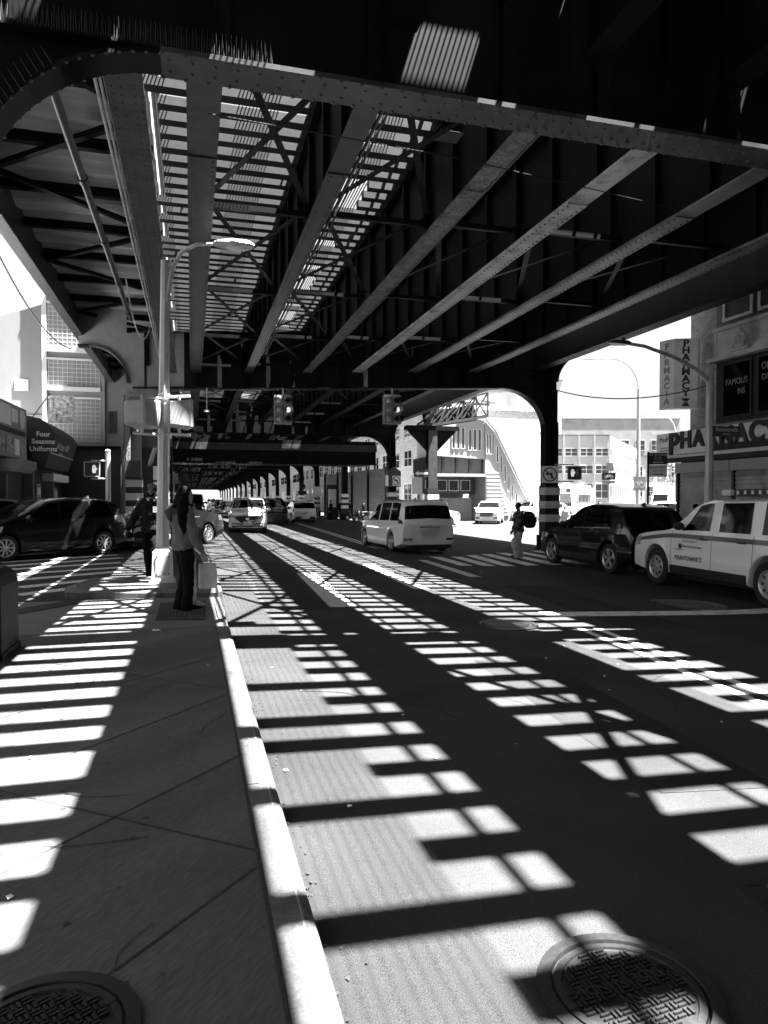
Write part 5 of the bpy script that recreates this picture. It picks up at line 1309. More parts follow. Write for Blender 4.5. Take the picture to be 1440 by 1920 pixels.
mb = MB(); mb.tube([(-2.4, 22.2, 0), (-2.4, 22.2, 2.95)], .075, 10); mb.ball((-2.4, 22.2, 2.97), (.085, .085, .06)); mb.build('shaft', GALV, sp)
ped_signal('pedestrian signal with a pale raised hand on the short pole above the hatchback', (-2.82, 22.05, 2.42), rad(-84), hand=1, bracket=[((-2.4, 22.2, 2.68), (-2.85, 22.1, 2.68)), ((-2.4, 22.2, 2.15), (-2.85, 22.1, 2.15))], sz=.21)
ped_signal('pedestrian signal with hand and walking man beside the right column', (13.55, 22.95, 2.5), rad(-112), hand=2, bracket=[((13.0, 23.4, 2.82), (13.6, 23.05, 2.82)), ((13.0, 23.4, 2.2), (13.6, 23.05, 2.2))], sz=.24)

def traffic_light(label, x, y, z, lit):
    t = thing('traffic_light', label, 'traffic light', (x, y, z), 0, 'traffic lights hung from the far cross girder')
    mb = MB(); mb.tube([(x, y, z), (x, y, 5.64)], .03, 8); mb.box(x - .3, x + .3, y - .06, y + .06, z - .06, z - .02); mb.build('hanger', GALV, t)
    for s, ang in ((-1, -.5), (1, .35)):
        cx_ = x + s * .17
        mb = MB(); mb.box(cx_ - .155, cx_ + .155, y - .12, y + .14, z - 1.1, z - .06); hs = mb.build('signal_head', ALU, t)
        for k in range(3):
            zz = z - .24 - k * .335; lx = cx_ + ang * .1
            mb = MB(); n = 14; R_ = .125
            A = [(cx_ + R_ * cos(a), y - .121, zz + R_ * sin(a)) for a in [rad(-35 + 250 * q / n) for q in range(n + 1)]]
            B_ = [(p[0] + ang * .12, y - .33, p[2] - .015) for p in A]
            for p, q, r_, s_ in zip(A, A[1:], B_[1:], B_): mb.face([p, q, r_, s_], 0, True)
            mb.build('visor', BLKPL if s > 0 else ALU, hs, world=False).data.transform(Matrix.Translation((-x, -y, -z)))
            mb = MB(); mb.ball((cx_, y - .115, zz), (.105, .04, .105), 0, 14, 8)
            L_ = MATS.get('lit_lens') or mat('lit_lens', .8, .3, emit=.05)
            mb.build('lens', L_ if (s, k) in lit else (LAMPG if s < 0 else BLKPL), hs, world=False).data.transform(Matrix.Translation((-x, -y, -z)))
traffic_light('pair of traffic signal heads hung nearer the lamp post, under the fourth girder line', 3.27, 26.0, 5.42, [(1, 1)])
traffic_light('pair of traffic signal heads with one bright lens hung nearer the right column', 7.15, 24.9, 5.42, [(1, 1)])
sc = thing('security_camera', 'small white dome camera on a rod under the far cross girder', 'camera', (.55, 26.9, 4.75))
mb = MB(); mb.tube([(.55, 26.9, 4.85), (.55, 26.9, 5.68)], .018, 6); mb.build('rod', GALV, sc)
mb = MB(); mb.lathe([(.0, .1), (.07, .1), (.11, .03), (.11, 0)], (.55, 26.9, 4.78), n=14); mb.ball((.55, 26.9, 4.78), (.085, .085, .1), 1, 12, 6); mb.build('dome', [WHITEP, GLASS], sc)

def sign_disc(name, label, c, s, face_ang, post=None, kind='turn'):
    """square no-turn sign; lies on the column or post behind it"""
    t = thing(name, label, 'road sign', c, face_ang)
    mb = MB(); mb.box(-s, s, -.012, .0, -s, s); mb.build('panel', SIGNW, t, world=False)
    mb = MB(); n = 28
    for j in range(n):
        a, b = 2 * PI * j / n, 2 * PI * (j + 1) / n; mb.face([(r * s * cos(q), -.0145, r * s * sin(q)) for r, q in ((.86, a), (.86, b), (.72, b), (.72, a))])
    q = .06; d = Vector((1, 0, -1)).normalized(); e = Vector((d.z, 0, -d.x))
    mb.face([tuple(d * s * u + e * s * v + Vector((0, -.016, 0))) for u, v in ((-.75, -.06), (.75, -.06), (.75, .06), (-.75, .06))]); mb.build('prohibition_ring', LETT, t, world=False)
    mb = MB(); y = -.0135
    mb.face([(.12 * s, y, -.5 * s), (.32 * s, y, -.5 * s), (.32 * s, y, .18 * s), (.12 * s, y, .18 * s)]); mb.face([(-.2 * s, y, .0), (.32 * s, y, .0), (.32 * s, y, .2 * s), (-.2 * s, y, .2 * s)]); mb.face([(-.2 * s, y - .0004, -.18 * s), (-.2 * s, y - .0004, .38 * s), (-.56 * s, y - .0004, .1 * s)]); mb.build('arrow', LETT, t, world=False)
    return t
sign_disc('road_sign', 'square no left turn sign on the right column', (12.72, 23.22, 2.45), .31, rad(-14))
sign_disc('road_sign', 'square no left turn sign on the cabinet of the distant right column', (13.05, 44.45, 2.75), .32, rad(-14))
cb = thing('control_cabinet', 'grey gabled control cabinet fixed to the distant right column', 'cabinet', (12.9, 44.7, 2.3))
mb = MB(); mb.prism([(12.45, 2.35), (13.4, 2.35), (13.4, 3.35), (12.92, 3.7), (12.45, 3.35)], 1, 44.5, 44.74); mb.build('casing', STEELG, cb)
mb = MB(); mb.box(12.3, 12.5, 44.4, 44.46, 2.4, 3.1); mb.build('sticker', SIGNW, cb)
cb = thing('control_cabinet', 'grey steel box with conduits strapped to the left column', 'cabinet', (-2.1, 27.7, 2.2))
mb = MB(); mb.box(-2.4, -1.86, 27.55, 27.76, 2.35, 2.98); mb.build('casing', STEELG, cb)
mb = MB(); mb.tube([(-2.55, 27.6, .3), (-2.53, 27.6, 3.0), (-2.42, 27.6, 3.6), (-2.4, 27.6, 5.4)], .025, 6); mb.tube([(-2.47, 27.6, .3), (-2.47, 27.6, 2.8), (-2.3, 27.6, 3.4)], .02, 6); mb.build('conduit', STEELG, cb)
# concrete barrier at the foot of the left column
ba = thing('concrete_barrier', 'low sloped concrete block round the foot of the left column', 'barrier', (-2.0, 27.5, 0))
mb = MB(); mb.loft([[(-2.75, 26.7, 0), (-1.3, 26.7, 0), (-1.3, 29, 0), (-2.75, 29, 0)], [(-2.6, 26.95, .55), (-1.45, 26.95, .55), (-1.45, 28.8, .55), (-2.6, 28.8, .55)]], 0, False); mb.build('block', KERB, ba)
# dark street cabinet at the left edge
bx = thing('street_cabinet', 'black rounded metal street box at the left edge of the footway', 'street box', (-2.0, 7.2, KH))
mb = MB()
for k, (x0, x1, y0, y1, z) in enumerate(()): pass
prof = [(-2.4, KH), (-1.66, KH), (-1.66, .76), (-1.69, .85), (-1.76, .90), (-1.9, .925), (-2.4, .925)]
mb.prism(prof, 1, 6.95, 7.6); mb.build('casing', mat('worn_black_metal', .012, .6, spec=.2, var=.5, scale=6, stain=.4, sscale=6), bx)
mb = MB(); mb.box(-2.4, -1.645, 6.93, 7.62, KH, KH + .06); mb.build('plinth', STEEL, bx)

# right hand street furniture
rl = thing('lamp_post', 'street lamp mast in front of the brick pharmacy with a long curved arm', 'street lamp', (14.5, 17.1, -.3))
mb = MB(); mb.tube([(14.5, 17.1, -.3), (14.5, 17.1, 5.35)], [.13, .1], 8); mb.build('pole', GALV, rl)
mb = MB(); mb.tube([(14.5, 17.1, 4.95), (14.0, 17.1, 5.3), (13.2, 17.1, 5.62), (12.3, 17.1, 5.85), (11.7, 17.1, 5.9)], [.07, .06, .055, .05, .045], 8); mb.build('arm', GALV, rl)
mb = MB(); mb.loft([[(x, 17.1 + y * wd, 5.9 + z * hh) for y, z in ((-1, 0), (-.8, -.7), (.8, -.7), (1, 0), (.7, .8), (-.7, .8))] for x, wd, hh in ((11.85, .05, .05), (11.7, .13, .08), (11.3, .15, .06), (11.15, .05, .03))], 0, True); mb.tube([(11.62, 17.1, 5.95), (11.62, 17.1, 6.05)], .05, 8); mb.build('lamp_head', STEELG, rl)
ns = thing('street_sign', 'street name plate reading Roosevelt Avenue on the mast', 'street sign', (14.9, 16.95, 3.5), rad(-8))
mb = MB(); mb.box(-.38, .48, -.01, .01, -.14, .16); mb.build('plate', mat('sign_dark_grey', .07, .5), ns, world=False)
text_mesh('Roosevelt', .17, LETW, 'lettering', ns, (.06, -.012, .06), (PI / 2, 0, 0), extrude=.002); text_mesh('Avenue', .08, LETW, 'lettering', ns, (.06, -.012, -.07), (PI / 2, 0, 0), extrude=.002)
mb = MB(); mb.tube([(-.5, .1, .18), (-.36, .0, .17)], .015, 6); mb.tube([(-.5, .1, -.15), (-.36, 0, -.14)], .015, 6); mb.build('bracket', GALV, ns, world=False)
pk = thing('parking_sign', 'stacked no standing and no parking plates on a dark post', 'parking sign', (14.45, 19.8, -.3), rad(-18))
mb = MB(); mb.tube([(-.02, .03, 0), (-.02, .03, 3.4)], .035, 8); mb.build('post', STEEL, pk, world=False)
mb = MB(); mb.box(0, .58, -.012, 0, 2.98, 3.36); mb.build('upper_plate', SIGNB, pk, world=False)
mb = MB(); mb.box(0, .58, -.012, 0, 2.58, 2.97); mb.build('lower_plate', SIGNW, pk, world=False)
for s_, z, sz, m_, x in (('NO STANDING', 3.29, .085, LETW, .29), ('Mon Thru', 3.21, .06, LETW, .29), ('8AM-7PM', 3.14, .06, LETW, .29), ('NO', 2.88, .13, LETT, .12), ('PARKING', 2.88, .075, LETT, .38), ('ANYTIME', 2.77, .08, LETT, .29)):
    text_mesh(s_, sz, m_, 'lettering', pk, (x, -.014, z), (PI / 2, 0, 0), extrude=.002)
for z, m_ in ((3.05, LETW), (2.66, LETT)):
    mb = MB(); y = -.014; mb.face([(.18, y, z - .012), (.4, y, z - .012), (.4, y, z + .012), (.18, y, z + .012)]); mb.face([(.4, y, z - .03), (.46, y, z), (.4, y, z + .03)]); mb.face([(.18, y, z + .03), (.12, y, z), (.18, y, z - .03)]); mb.build('arrow', m_, pk, world=False)
def tall_lamp(label, x, y, h, r=2.6):
    t = thing('lamp_post', label, 'street lamp', (x, y, -.3), -.27)
    mb = MB(); mb.tube([(0, 0, 0), (0, 0, h)], [.14, .09], 8); mb.build('pole', GALV, t, world=False)
    mb = MB(); mb.tube([(0, 0, h)] + [(-r * .62 * (1 - cos(PI / 2 * k / 8)), 0, h + 1.75 * sin(PI / 2 * k / 8)) for k in range(1, 9)] + [(-r, 0, h + 1.75)], .05, 6); mb.build('arm', GALV, t, world=False)
    mb = MB(); mb.loft([[(xx, yy * wd, h + 1.75 + zz * hh) for yy, zz in ((-1, 0), (0, -1), (1, 0), (0, 1))] for xx, wd, hh in ((-r + .1, .05, .05), (-r - .2, .16, .08), (-r - .6, .14, .06), (-r - .75, .04, .02))], 0, True); mb.build('lamp_head', GALV, t, world=False)
    return t
tall_lamp('tall slim street lamp with a curved arm in the sunny side street', 24.6, 34.7, 8.1)
tall_lamp('distant thin curved street lamp just left of the pharmacy blade sign', 40.0, 51.2, 7.4)
def bike_sign(label, x, y, zc, m, own_post, w_=.5, h_=.32):
    t = thing('cycle_sign', label, 'road sign', (x, y, -.3), -.4)
    if own_post: mb = MB(); mb.tube([(0, .03, 0), (0, .03, zc + .95)], .035, 6); mb.build('post', GALV, t, world=False)
    mb = MB(); mb.box(-w_, w_, -.012, 0, zc - h_, zc + h_); mb.build('plate', m, t, world=False)
    mb = MB(); y_ = -.014; R_ = h_ * .42
    for cx_ in (-w_ * .42, w_ * .42):
        for j in range(14):
            a, b = 2 * PI * j / 14, 2 * PI * (j + 1) / 14; mb.face([(cx_ + R_ * q * cos(p), y_, zc - h_ * .15 + R_ * q * sin(p)) for q, p in ((1, a), (1, b), (.74, b), (.74, a))])
    P = [(-w_ * .42, -h_ * .15), (-w_ * .2, h_ * .35), (w_ * .25, h_ * .35), (w_ * .42, -h_ * .15)]
    for a, b in ((P[0], P[1]), (P[1], P[2]), (P[2], P[3]), ((-.02, -h_ * .15), P[2]), (P[0], (-.02, -h_ * .15)), (P[1], (-.02, -h_ * .15))): mb.bar((a[0], y_ - .001, zc + a[1]), (b[0], y_ - .001, zc + b[1]), .002, .035)
    mb.build('bicycle_symbol', LETW, t, world=False)
    return t
b1 = bike_sign('dark plate with a white bicycle on its own thin post', 20.6, 31.5, 3.0, SIGNB, True, .34, .18)
mb = MB(); mb.box(-.12, .22, -.012, 0, 3.28, 3.7); mb.build('upper_plate', SIGNG, b1, world=False)
mb = MB(); mb.box(-.32, .32, -.012, 0, 2.62, 2.79); mb.build('lower_plate', SIGNG, b1, world=False)
bike_sign('grey bicycle route plate strapped to the tall slim street lamp', 24.55, 34.5, 2.72, SIGNG, False, .34, .4)
# one way arrow, kiosk and small things under the far columns
ow = thing('one_way_sign', 'small white arrow sign hung by the tee headed column', 'road sign', (14.2, 42.6, 3.0), rad(-14))
mb = MB(); mb.box(-.5, .5, -.01, .01, 2.95 - 3.0, .42); mb.build('plate', LETT, ow, world=False)
mb = MB(); mb.face([(-.42, -.013, .18), (-.2, -.013, .34), (-.2, -.013, .25), (.42, -.013, .25), (.42, -.013, .11), (-.2, -.013, .11), (-.2, -.013, .02)]); mb.build('arrow', LETW, ow, world=False)
ki = thing('map_kiosk', 'slim lit map stand on the footway beyond the far columns', 'map stand', (12.0, 61, -.3), rad(-12))
mb = MB(); mb.box(-.5, .5, -.12, .12, 0, 3.1); mb.build('frame', FRAMED, ki, world=False)
mb = MB(); mb.box(-.36, .36, -.14, -.121, 1.1, 2.7); mb.build('map_panel', SIGNW, ki, world=False)
# clutter along the far footways: sign posts, litter baskets
def sign_post(label, x, y, h, plates):
    t = thing('sign_post', label, 'road sign', (x, y, gz(x)), rad(-12))
    mb = MB(); mb.tube([(0, .04, 0), (0, .04, h)], .04, 6); mb.build('post', GALV, t, world=False)
    for (w_, z0, z1, m_, rnd_) in plates:
        mb = MB()
        if rnd_: mb.disc((0, -.01, (z0 + z1) / 2), (z1 - z0) / 2, axis=1, n=18); mb.disc((0, .0, (z0 + z1) / 2), (z1 - z0) / 2, axis=1, n=18, sign=-1)
        else: mb.box(-w_, w_, -.012, .004, z0, z1)
        mb.build('plate', m_, t, world=False)
sign_post('round dark sign over a dark plate on a post beyond the far right columns', 12.1, 79, 3.6, ((.4, 2.9, 3.6, SIGNB, True), (.5, 2.35, 2.75, SIGNB, False)))
sign_post('pale plate on a post left of the map stand', 11.6, 66, 3.0, ((.35, 2.2, 3.0, SIGNW, False),))
sign_post('two small pale plates on a post behind the lamp post', -1.6, 37, 3.3, ((.28, 2.5, 3.2, SIGNW, False), (.28, 1.8, 2.4, SIGNW, False)))
sign_post('tall thin post with a grey plate by the left columns up the street', -1.2, 50, 3.4, ((.3, 2.6, 3.3, SIGNG, False),))
sign_post('small white plate on a post in the sunny side street', 26, 44, 2.6, ((.25, 2.0, 2.6, SIGNW, False),))
def basket(label, x, y):
    t = thing('litter_basket', label, 'bin', (x, y, gz(x)))
    mb = MB(); mb.lathe([(.2, .02), (.28, .85), (.3, .88), (.27, .88), (.19, .05)], (0, 0, 0), n=20); mb.build('body', IRON, t, world=False)
    mb = MB(); mb.ball((0, 0, .8), (.24, .24, .12), 0, 12, 6); mb.build('liner', BLKPL, t, world=False)
basket('round dark litter basket at the kerb by the parking sign', 14.0, 20.4); basket('round dark litter basket under the tee headed column', 14.3, 41.5)
# slack cables
def cable(name, label, pts, r=.012, m=None):
    mb = MB(); mb.tube(pts, r, 5); return tag(mb.build(name, m or BLACKP), label, 'cable')
def sag(a, b, s, n=14): a, b = Vector(a), Vector(b); return [tuple(a.lerp(b, k / n) - Vector((0, 0, s * 4 * (k / n) * (1 - k / n)))) for k in range(n + 1)]
cable('overhead_cable', 'thin cable sagging from the right column to the pharmacy lamp mast', sag((13.15, 23.5, 5.6), (14.5, 17.1, 4.85), .35), .02)
cable('hanging_cable', 'loose black cable looping along the left fascia girder', sag((-4.35, 9.5, 7.9), (-4.3, 15.5, 7.85), .55), .02)
cable('hanging_cable', 'second loose cable sagging below the left fascia girder further on', sag((-4.35, 16, 7.85), (-4.2, 27.6, 7.0), .7), .02)
cable('hanging_cable', 'pale cable loop hanging under the left platform', sag((-1.6, 19, 7.2), (-1.1, 21, 6.5), .9), .018, GALV)
cable('guy_wire', 'thin taut wire crossing under the girders nearest the camera', [(.2, 8.2, 5.9), (3.3, 8.6, 6.0), (7.2, 9.4, 6.1)], .008)
# street trees at the open corner
def tree(label, x, y, h, seed):
    rnd = random.Random(seed)
    t = thing('street_tree', label, 'tree', (x, y, -.3))
    mb = MB(); mb.tube([(x, y, -.3), (x + .1, y, h * .25), (x, y + .1, h * .5)], [.18, .14, .1], 8)
    for k in range(6):
        a = k * 1.05; mb.tube([(x, y, h * (.35 + .03 * k)), (x + cos(a) * h * .12, y + sin(a) * h * .12, h * .6), (x + cos(a) * h * .22, y + sin(a) * h * .22, h * .78)], [.07, .05, .02], 5)
    mb.build('trunk', mat('bark', .1, .9, var=.3), t)
    mb = MB(); cl = [(rnd.gauss(0, h * .17), rnd.gauss(0, h * .17), h * rnd.uniform(.5, 1.0), rnd.uniform(.5, 1.0)) for _ in range(30)]
    for k in range(2600):
        c = rnd.choice(cl); d = Vector((rnd.gauss(0, 1), rnd.gauss(0, 1), rnd.gauss(0, 1))).normalized() * c[3] * rnd.uniform(.4, 1)
        p = Vector((x + c[0], y + c[1], c[2])) + d; u = Vector((rnd.gauss(0, 1), rnd.gauss(0, 1), rnd.gauss(0, .6))).normalized(); v = u.cross(Vector((rnd.gauss(0, 1), rnd.gauss(0, 1), 1))).normalized(); s = rnd.uniform(.07, .15)
        mb.face([p - u * s, p - v * s * .5, p + u * s, p + v * s * .5])
    mb.build('crown', mat('foliage', .09, .6, var=.5, scale=1.5), t)
tree('leafy street tree at the open pharmacy corner', 37, 45.5, 4.8, 3); tree('second leafy street tree farther along the side street', 46, 53, 5.4, 5); tree('third leafy tree farthest along the side street beyond the parked cars', 58, 62, 6.5, 8)
# ================================================================== people
SKIN = mat('skin', .24, .5, var=.06); SKIN2 = mat('deep_skin', .09, .5, var=.06)
HAIR = mat('black_hair', .006, .7, fine=.5, fscale=50, stretch=(8, 8, 1), spec=.04); JACK = mat('grey_jacket', .12, .9, spec=.1, var=.2, scale=6, bump=.35, bscale=9)
DARKC = mat('dark_cloth', .006, .9, spec=.08, bump=.25, bscale=14); DARK2 = mat('dark_jacket', .012, .9, spec=.1, bump=.25, bscale=12); PALEC = mat('pale_cloth', .5, .85, var=.1, scale=6, bump=.3, bscale=12); SOLE = mat('white_rubber', .65, .6)
KRAFT = mat('kraft_paper', .6, .8, var=.1, scale=8)
def plaid_mat():
    m = bpy.data.materials.new('plaid_cloth'); m.use_nodes = True; nt = m.node_tree; b = nt.nodes['Principled BSDF']
    ck = nt.nodes.new('ShaderNodeTexChecker'); ck.inputs['Scale'].default_value = 9; ck.inputs[1].default_value = (.02, .02, .02, 1); ck.inputs[2].default_value = (.1, .1, .1, 1)
    tc = nt.nodes.new('ShaderNodeTexCoord'); nt.links.new(tc.outputs['Object'], ck.inputs[0]); nt.links.new(ck.outputs[0], b.inputs[0]); b.inputs['Roughness'].default_value = .85
    return m
PLAID = plaid_mat()
FOLD = bpy.data.textures.new('cloth_folds', 'CLOUDS'); FOLD.noise_scale = .11; FOLD.noise_depth = 1
def fuse(mb, name, m, parent, vox, smooth=3, fold=0.0):
    """weld overlapping volumes into one continuous surface"""
    o = mb.build('tmp_body', m, None)
    r = o.modifiers.new('r', 'REMESH'); r.mode = 'VOXEL'; r.voxel_size = vox; r.use_smooth_shade = True
    if smooth: s_ = o.modifiers.new('s', 'SMOOTH'); s_.iterations = smooth; s_.factor = .5
    if fold:
        d_ = o.modifiers.new('d', 'DISPLACE'); d_.texture = FOLD; d_.strength = fold; d_.mid_level = .5; d_.texture_coords = 'LOCAL'
    dg = bpy.context.evaluated_depsgraph_get(); me = bpy.data.meshes.new_from_object(o.evaluated_get(dg)); bpy.data.objects.remove(o)
    me.name = name; q = bpy.data.objects.new(name, me); COL.objects.link(q); q.parent = parent
    if not me.materials: me.materials.append(m)
    return q
def cap_tube(mb, pts, rs, n=12):
    mb.tube(pts, rs, n)
    for p, r in ((pts[0], rs[0]), (pts[-1], rs[-1])): mb.ball(p, (r, r, r) if not isinstance(r, (tuple, list)) else (r[0], r[1], min(r)), 0, n, 6)
def hand(mb, wrist, fwd, side, palm_n, H, curl=.6):
    """palm, four unequal bent fingers and a thumb; side = direction across the palm toward the thumb"""
    k = H / 1.75; f, s_, n_ = Vector(fwd).normalized(), Vector(side).normalized(), Vector(palm_n).normalized(); w_ = Vector(wrist)
    for a in (-.026, 0, .026): cap_tube(mb, [w_ + f * .015 * k + s_ * a * k * .8, w_ + f * .085 * k + s_ * a * k * 1.15], [.017 * k, .014 * k], 8)
    for i, (a, L_) in enumerate(((.033, .070), (.011, .080), (-.011, .074), (-.032, .058))):
        p = w_ + f * .09 * k + s_ * a * k; d = f.copy(); pts = [p]
        for j in range(3):
            d = (d + n_ * curl * (.35 + .25 * j)).normalized(); p = p + d * L_ * k * (.45, .32, .25)[j]; pts.append(p)
        cap_tube(mb, pts, [.0095 * k, .009 * k, .008 * k, .007 * k], 7)
    b = w_ + f * .03 * k + s_ * .03 * k; cap_tube(mb, [b, b + (s_ * .75 + f * .7 + n_ * .3) * .03 * k, b + (s_ * .6 + f + n_ * .7) * .055 * k], [.013 * k, .011 * k, .008 * k], 7)
def human(label, loc, heading, H, pose, wear, group=None, vox=.007, z=None, cat='person'):
    t = thing('person', label, cat, (loc[0], loc[1], gz(loc[0]) if z is None else z), rad(heading), group)
    k = H; V = lambda p: Vector((p[0] * k, p[1] * k, p[2] * k))
    P = dict(LE=(-.02, .135, .635), LW=(.04, .14, .485), RE=(-.02, -.135, .635), RW=(.04, -.14, .485), LK=(.01, .055, .285), LF=(-.015, .06, .045), RK=(.01, -.055, .285), RF=(-.015, -.06, .045), hy=0.0, hp=0.0, curl=.7)
    P.update(pose)
    hip = {s: V((0, s * .052, .515)) for s in (1, -1)}; sho = {s: V((-.005, s * .098, .815)) for s in (1, -1)}
    el = {1: V(P['LE']), -1: V(P['RE'])}; wr = {1: V(P['LW']), -1: V(P['RW'])}; kn = {1: V(P['LK']), -1: V(P['RK'])}; an = {1: V(P['LF']), -1: V(P['RF'])}
    hc = V((.012, 0, .932)); cy_, sy_ = cos(P['hy']), sin(P['hy'])
    hd = lambda x, y, zz: hc + Vector(((x * cy_ - y * sy_) * k, (x * sy_ + y * cy_) * k, zz * k))
    # the body, one surface: head with jaw, nose, brow and ears, neck, trunk, limbs, hands
    mb = MB()
    mb.ball(hc + Vector((0, 0, .008 * k)), (.052 * k, .043 * k, .058 * k), 0, 18, 12)
    cap_tube(mb, [hd(.012, 0, -.02), hd(.028, 0, -.048)], [.036 * k, .022 * k], 12); mb.ball(hd(.036, 0, -.055), .016 * k)
    cap_tube(mb, [hd(.043, 0, .008), hd(.053, 0, -.014)], [.006 * k, .0085 * k], 8); cap_tube(mb, [hd(.044, -.022, .016), hd(.044, .022, .016)], [.008 * k] * 2, 8)
    cap_tube(mb, [hd(.045, -.012, -.034), hd(.045, .012, -.034)], [.0075 * k] * 2, 7)
    for s in (1, -1): mb.ball(hd(-.004, s * .045, -.004), (.012 * k, .007 * k, .018 * k), 0, 8, 6)
    cap_tube(mb, [V((-.006, 0, .80)), hd(-.006, 0, -.03)], [.036 * k, .032 * k], 12)
    mb.tube([V((0, 0, z_)) for z_ in (.47, .53, .6, .68, .76, .81, .83)], [(a * k, b * k) for a, b in ((.05, .075), (.062, .09), (.055, .075), (.06, .08), (.062, .095), (.05, .085), (.03, .04))], 16)
    for s in (1, -1):
        cap_tube(mb, [sho[s], el[s], wr[s]], [.030 * k, .023 * k, .016 * k]); cap_tube(mb, [hip[s], kn[s], an[s]], [.05 * k, .033 * k, .022 * k])
        cap_tube(mb, [an[s] + V((-.015, 0, -.02)), an[s] + V((.09, 0, -.03))], [.022 * k, .015 * k], 8)
        f = (wr[s] - el[s]).normalized(); hand(mb, wr[s], f, Vector((1, 0, .2)) if abs(f.x) < .7 else Vector((0, 0, 1)), Vector((.1, -s, 0)), H, P['curl'])
    fuse(mb, 'body', wear['skin'], t, vox, 2)
    for s in (1, -1):
        mb = MB(); mb.ball(hd(.0445, s * .019, .006), (.006 * k, .0085 * k, .0055 * k), 0, 8, 6); mb.build('eye', wear.get('eye', HAIR), t, world=False)
    # trousers
    L_ = wear.get('legw', 1.0); fl = wear.get('flare', 1.0)
    mb = MB(); mb.tube([V((0, 0, z_)) for z_ in (.46, .5, .55, .585)], [(a * k, b * k) for a, b in ((.055, .08), (.074, .1), (.068, .094), (.062, .086))], 18)
    for s in (1, -1):
        mid = kn[s].lerp(an[s], .5)
        cap_tube(mb, [hip[s] + V((0, 0, -.02)), hip[s].lerp(kn[s], .5), kn[s], mid, an[s] + V((-.005, 0, -.012))], [.062 * k, .056 * k * L_, .045 * k * L_, .041 * k * L_, .040 * k * L_ * fl], 14)
    fuse(mb, 'trousers', wear['legs'], t, vox * 1.3, 3, .035)
    # jacket or shirt
    w_ = wear.get('loose', 1.0); hem = wear.get('hem', .50)
    mb = MB(); zs = [(hem, .072, .098), (hem + .03, .082, .105), (.62, .078, .102), (.70, .08, .108), (.77, .076, .112), (.81, .062, .104), (.835, .045, .07), (.85, .038, .046)]
    mb.tube([V((wear.get('bx', 0), 0, z_)) for z_, a, b in zs], [(a * k * w_, b * k * w_) for _, a, b in zs], 20)
    for s in (1, -1):
        m1 = sho[s].lerp(el[s], .5); m2 = el[s].lerp(wr[s], .5)
        cap_tube(mb, [sho[s] + V((0, -.012 * s, -.005)), m1, el[s], m2, wr[s] + (el[s] - wr[s]) * wear.get('cuff', .04)], [.043 * k * w_, .043 * k * w_, .038 * k * w_, .037 * k * w_, .027 * k], 12)
    fuse(mb, 'jacket', wear['top'], t, vox * 1.3, 4, .05)
    # shoes with a pale sole
    for s in (1, -1):
        a = an[s]; mb = MB(); R_ = [(-.038, .012, .05), (-.03, .022, .062), (0, .024, .06), (.035, .025, .042), (.075, .027, .032), (.1, .022, .026), (.112, .01, .018)]
        mb.loft([[(a.x + x * k, a.y + y * b * k, a.z - .045 * k + zz * h_ * k + .010 * k) for y, zz in ((-1, 0), (1, 0), (.95, .5), (.5, 1), (-.5, 1), (-.95, .5))] for x, b, h_ in R_], 0, True); sh_ = mb.build('shoe', wear['shoe'], t, world=False)
        mb = MB(); mb.loft([[(a.x + x * k * 1.03, a.y + y * b * k * 1.08, a.z - .045 * k + zz * .014 * k) for y, zz in ((-1, 0), (1, 0), (1, 1), (-1, 1))] for x, b, h_ in R_], 0, False); mb.build('sole', wear.get('sole', SOLE), sh_, world=False)
    # hair
    mb = MB(); hs = wear.get('hair', 'short')
    mb.ball(hd(-.006, 0, .016), (.056 * k, .048 * k, .058 * k), 0, 18, 12)
    if hs == 'long':
        cap_tube(mb, [hd(-.012, 0, .03), hd(-.042, 0, -.02), hd(-.062, 0, -.09), hd(-.072, 0, -.17), hd(-.07, 0, -.25)], [(.05 * k, .048 * k), (.045 * k, .055 * k), (.04 * k, .07 * k), (.034 * k, .066 * k), (.014 * k, .045 * k)], 14)
        cap_tube(mb, [hd(-.012, -.045, .0), hd(-.018, -.082, -.075), hd(-.022, -.122, -.14), hd(-.02, -.142, -.22), hd(-.02, -.142, -.30)], [.03 * k, (.05 * k, .034 * k), (.052 * k, .036 * k), (.045 * k, .026 * k), .012 * k], 12)
        for s in (1, -1): cap_tube(mb, [hd(-.005, s * .036, .035), hd(-.003, s * .045, -.02), hd(-.006, s * .058, -.09), hd(-.01, s * .064, -.16)], [.018 * k, .02 * k, .02 * k, .01 * k], 8)
    h_ = fuse(mb, 'hair', wear.get('hairm', HAIR), t, vox * 1.2, 2)
    # keep the face clear of the cap of hair
    for v in h_.data.vertices:
        p = v.co - hc; fx, fy = p.x * cy_ + p.y * sy_, -p.x * sy_ + p.y * cy_
        if fx > .018 * k and p.z < .034 * k and abs(fy) < .034 * k: v.co -= Vector((cy_, sy_, 0)) * (fx - .012 * k)
    return t, hd, V
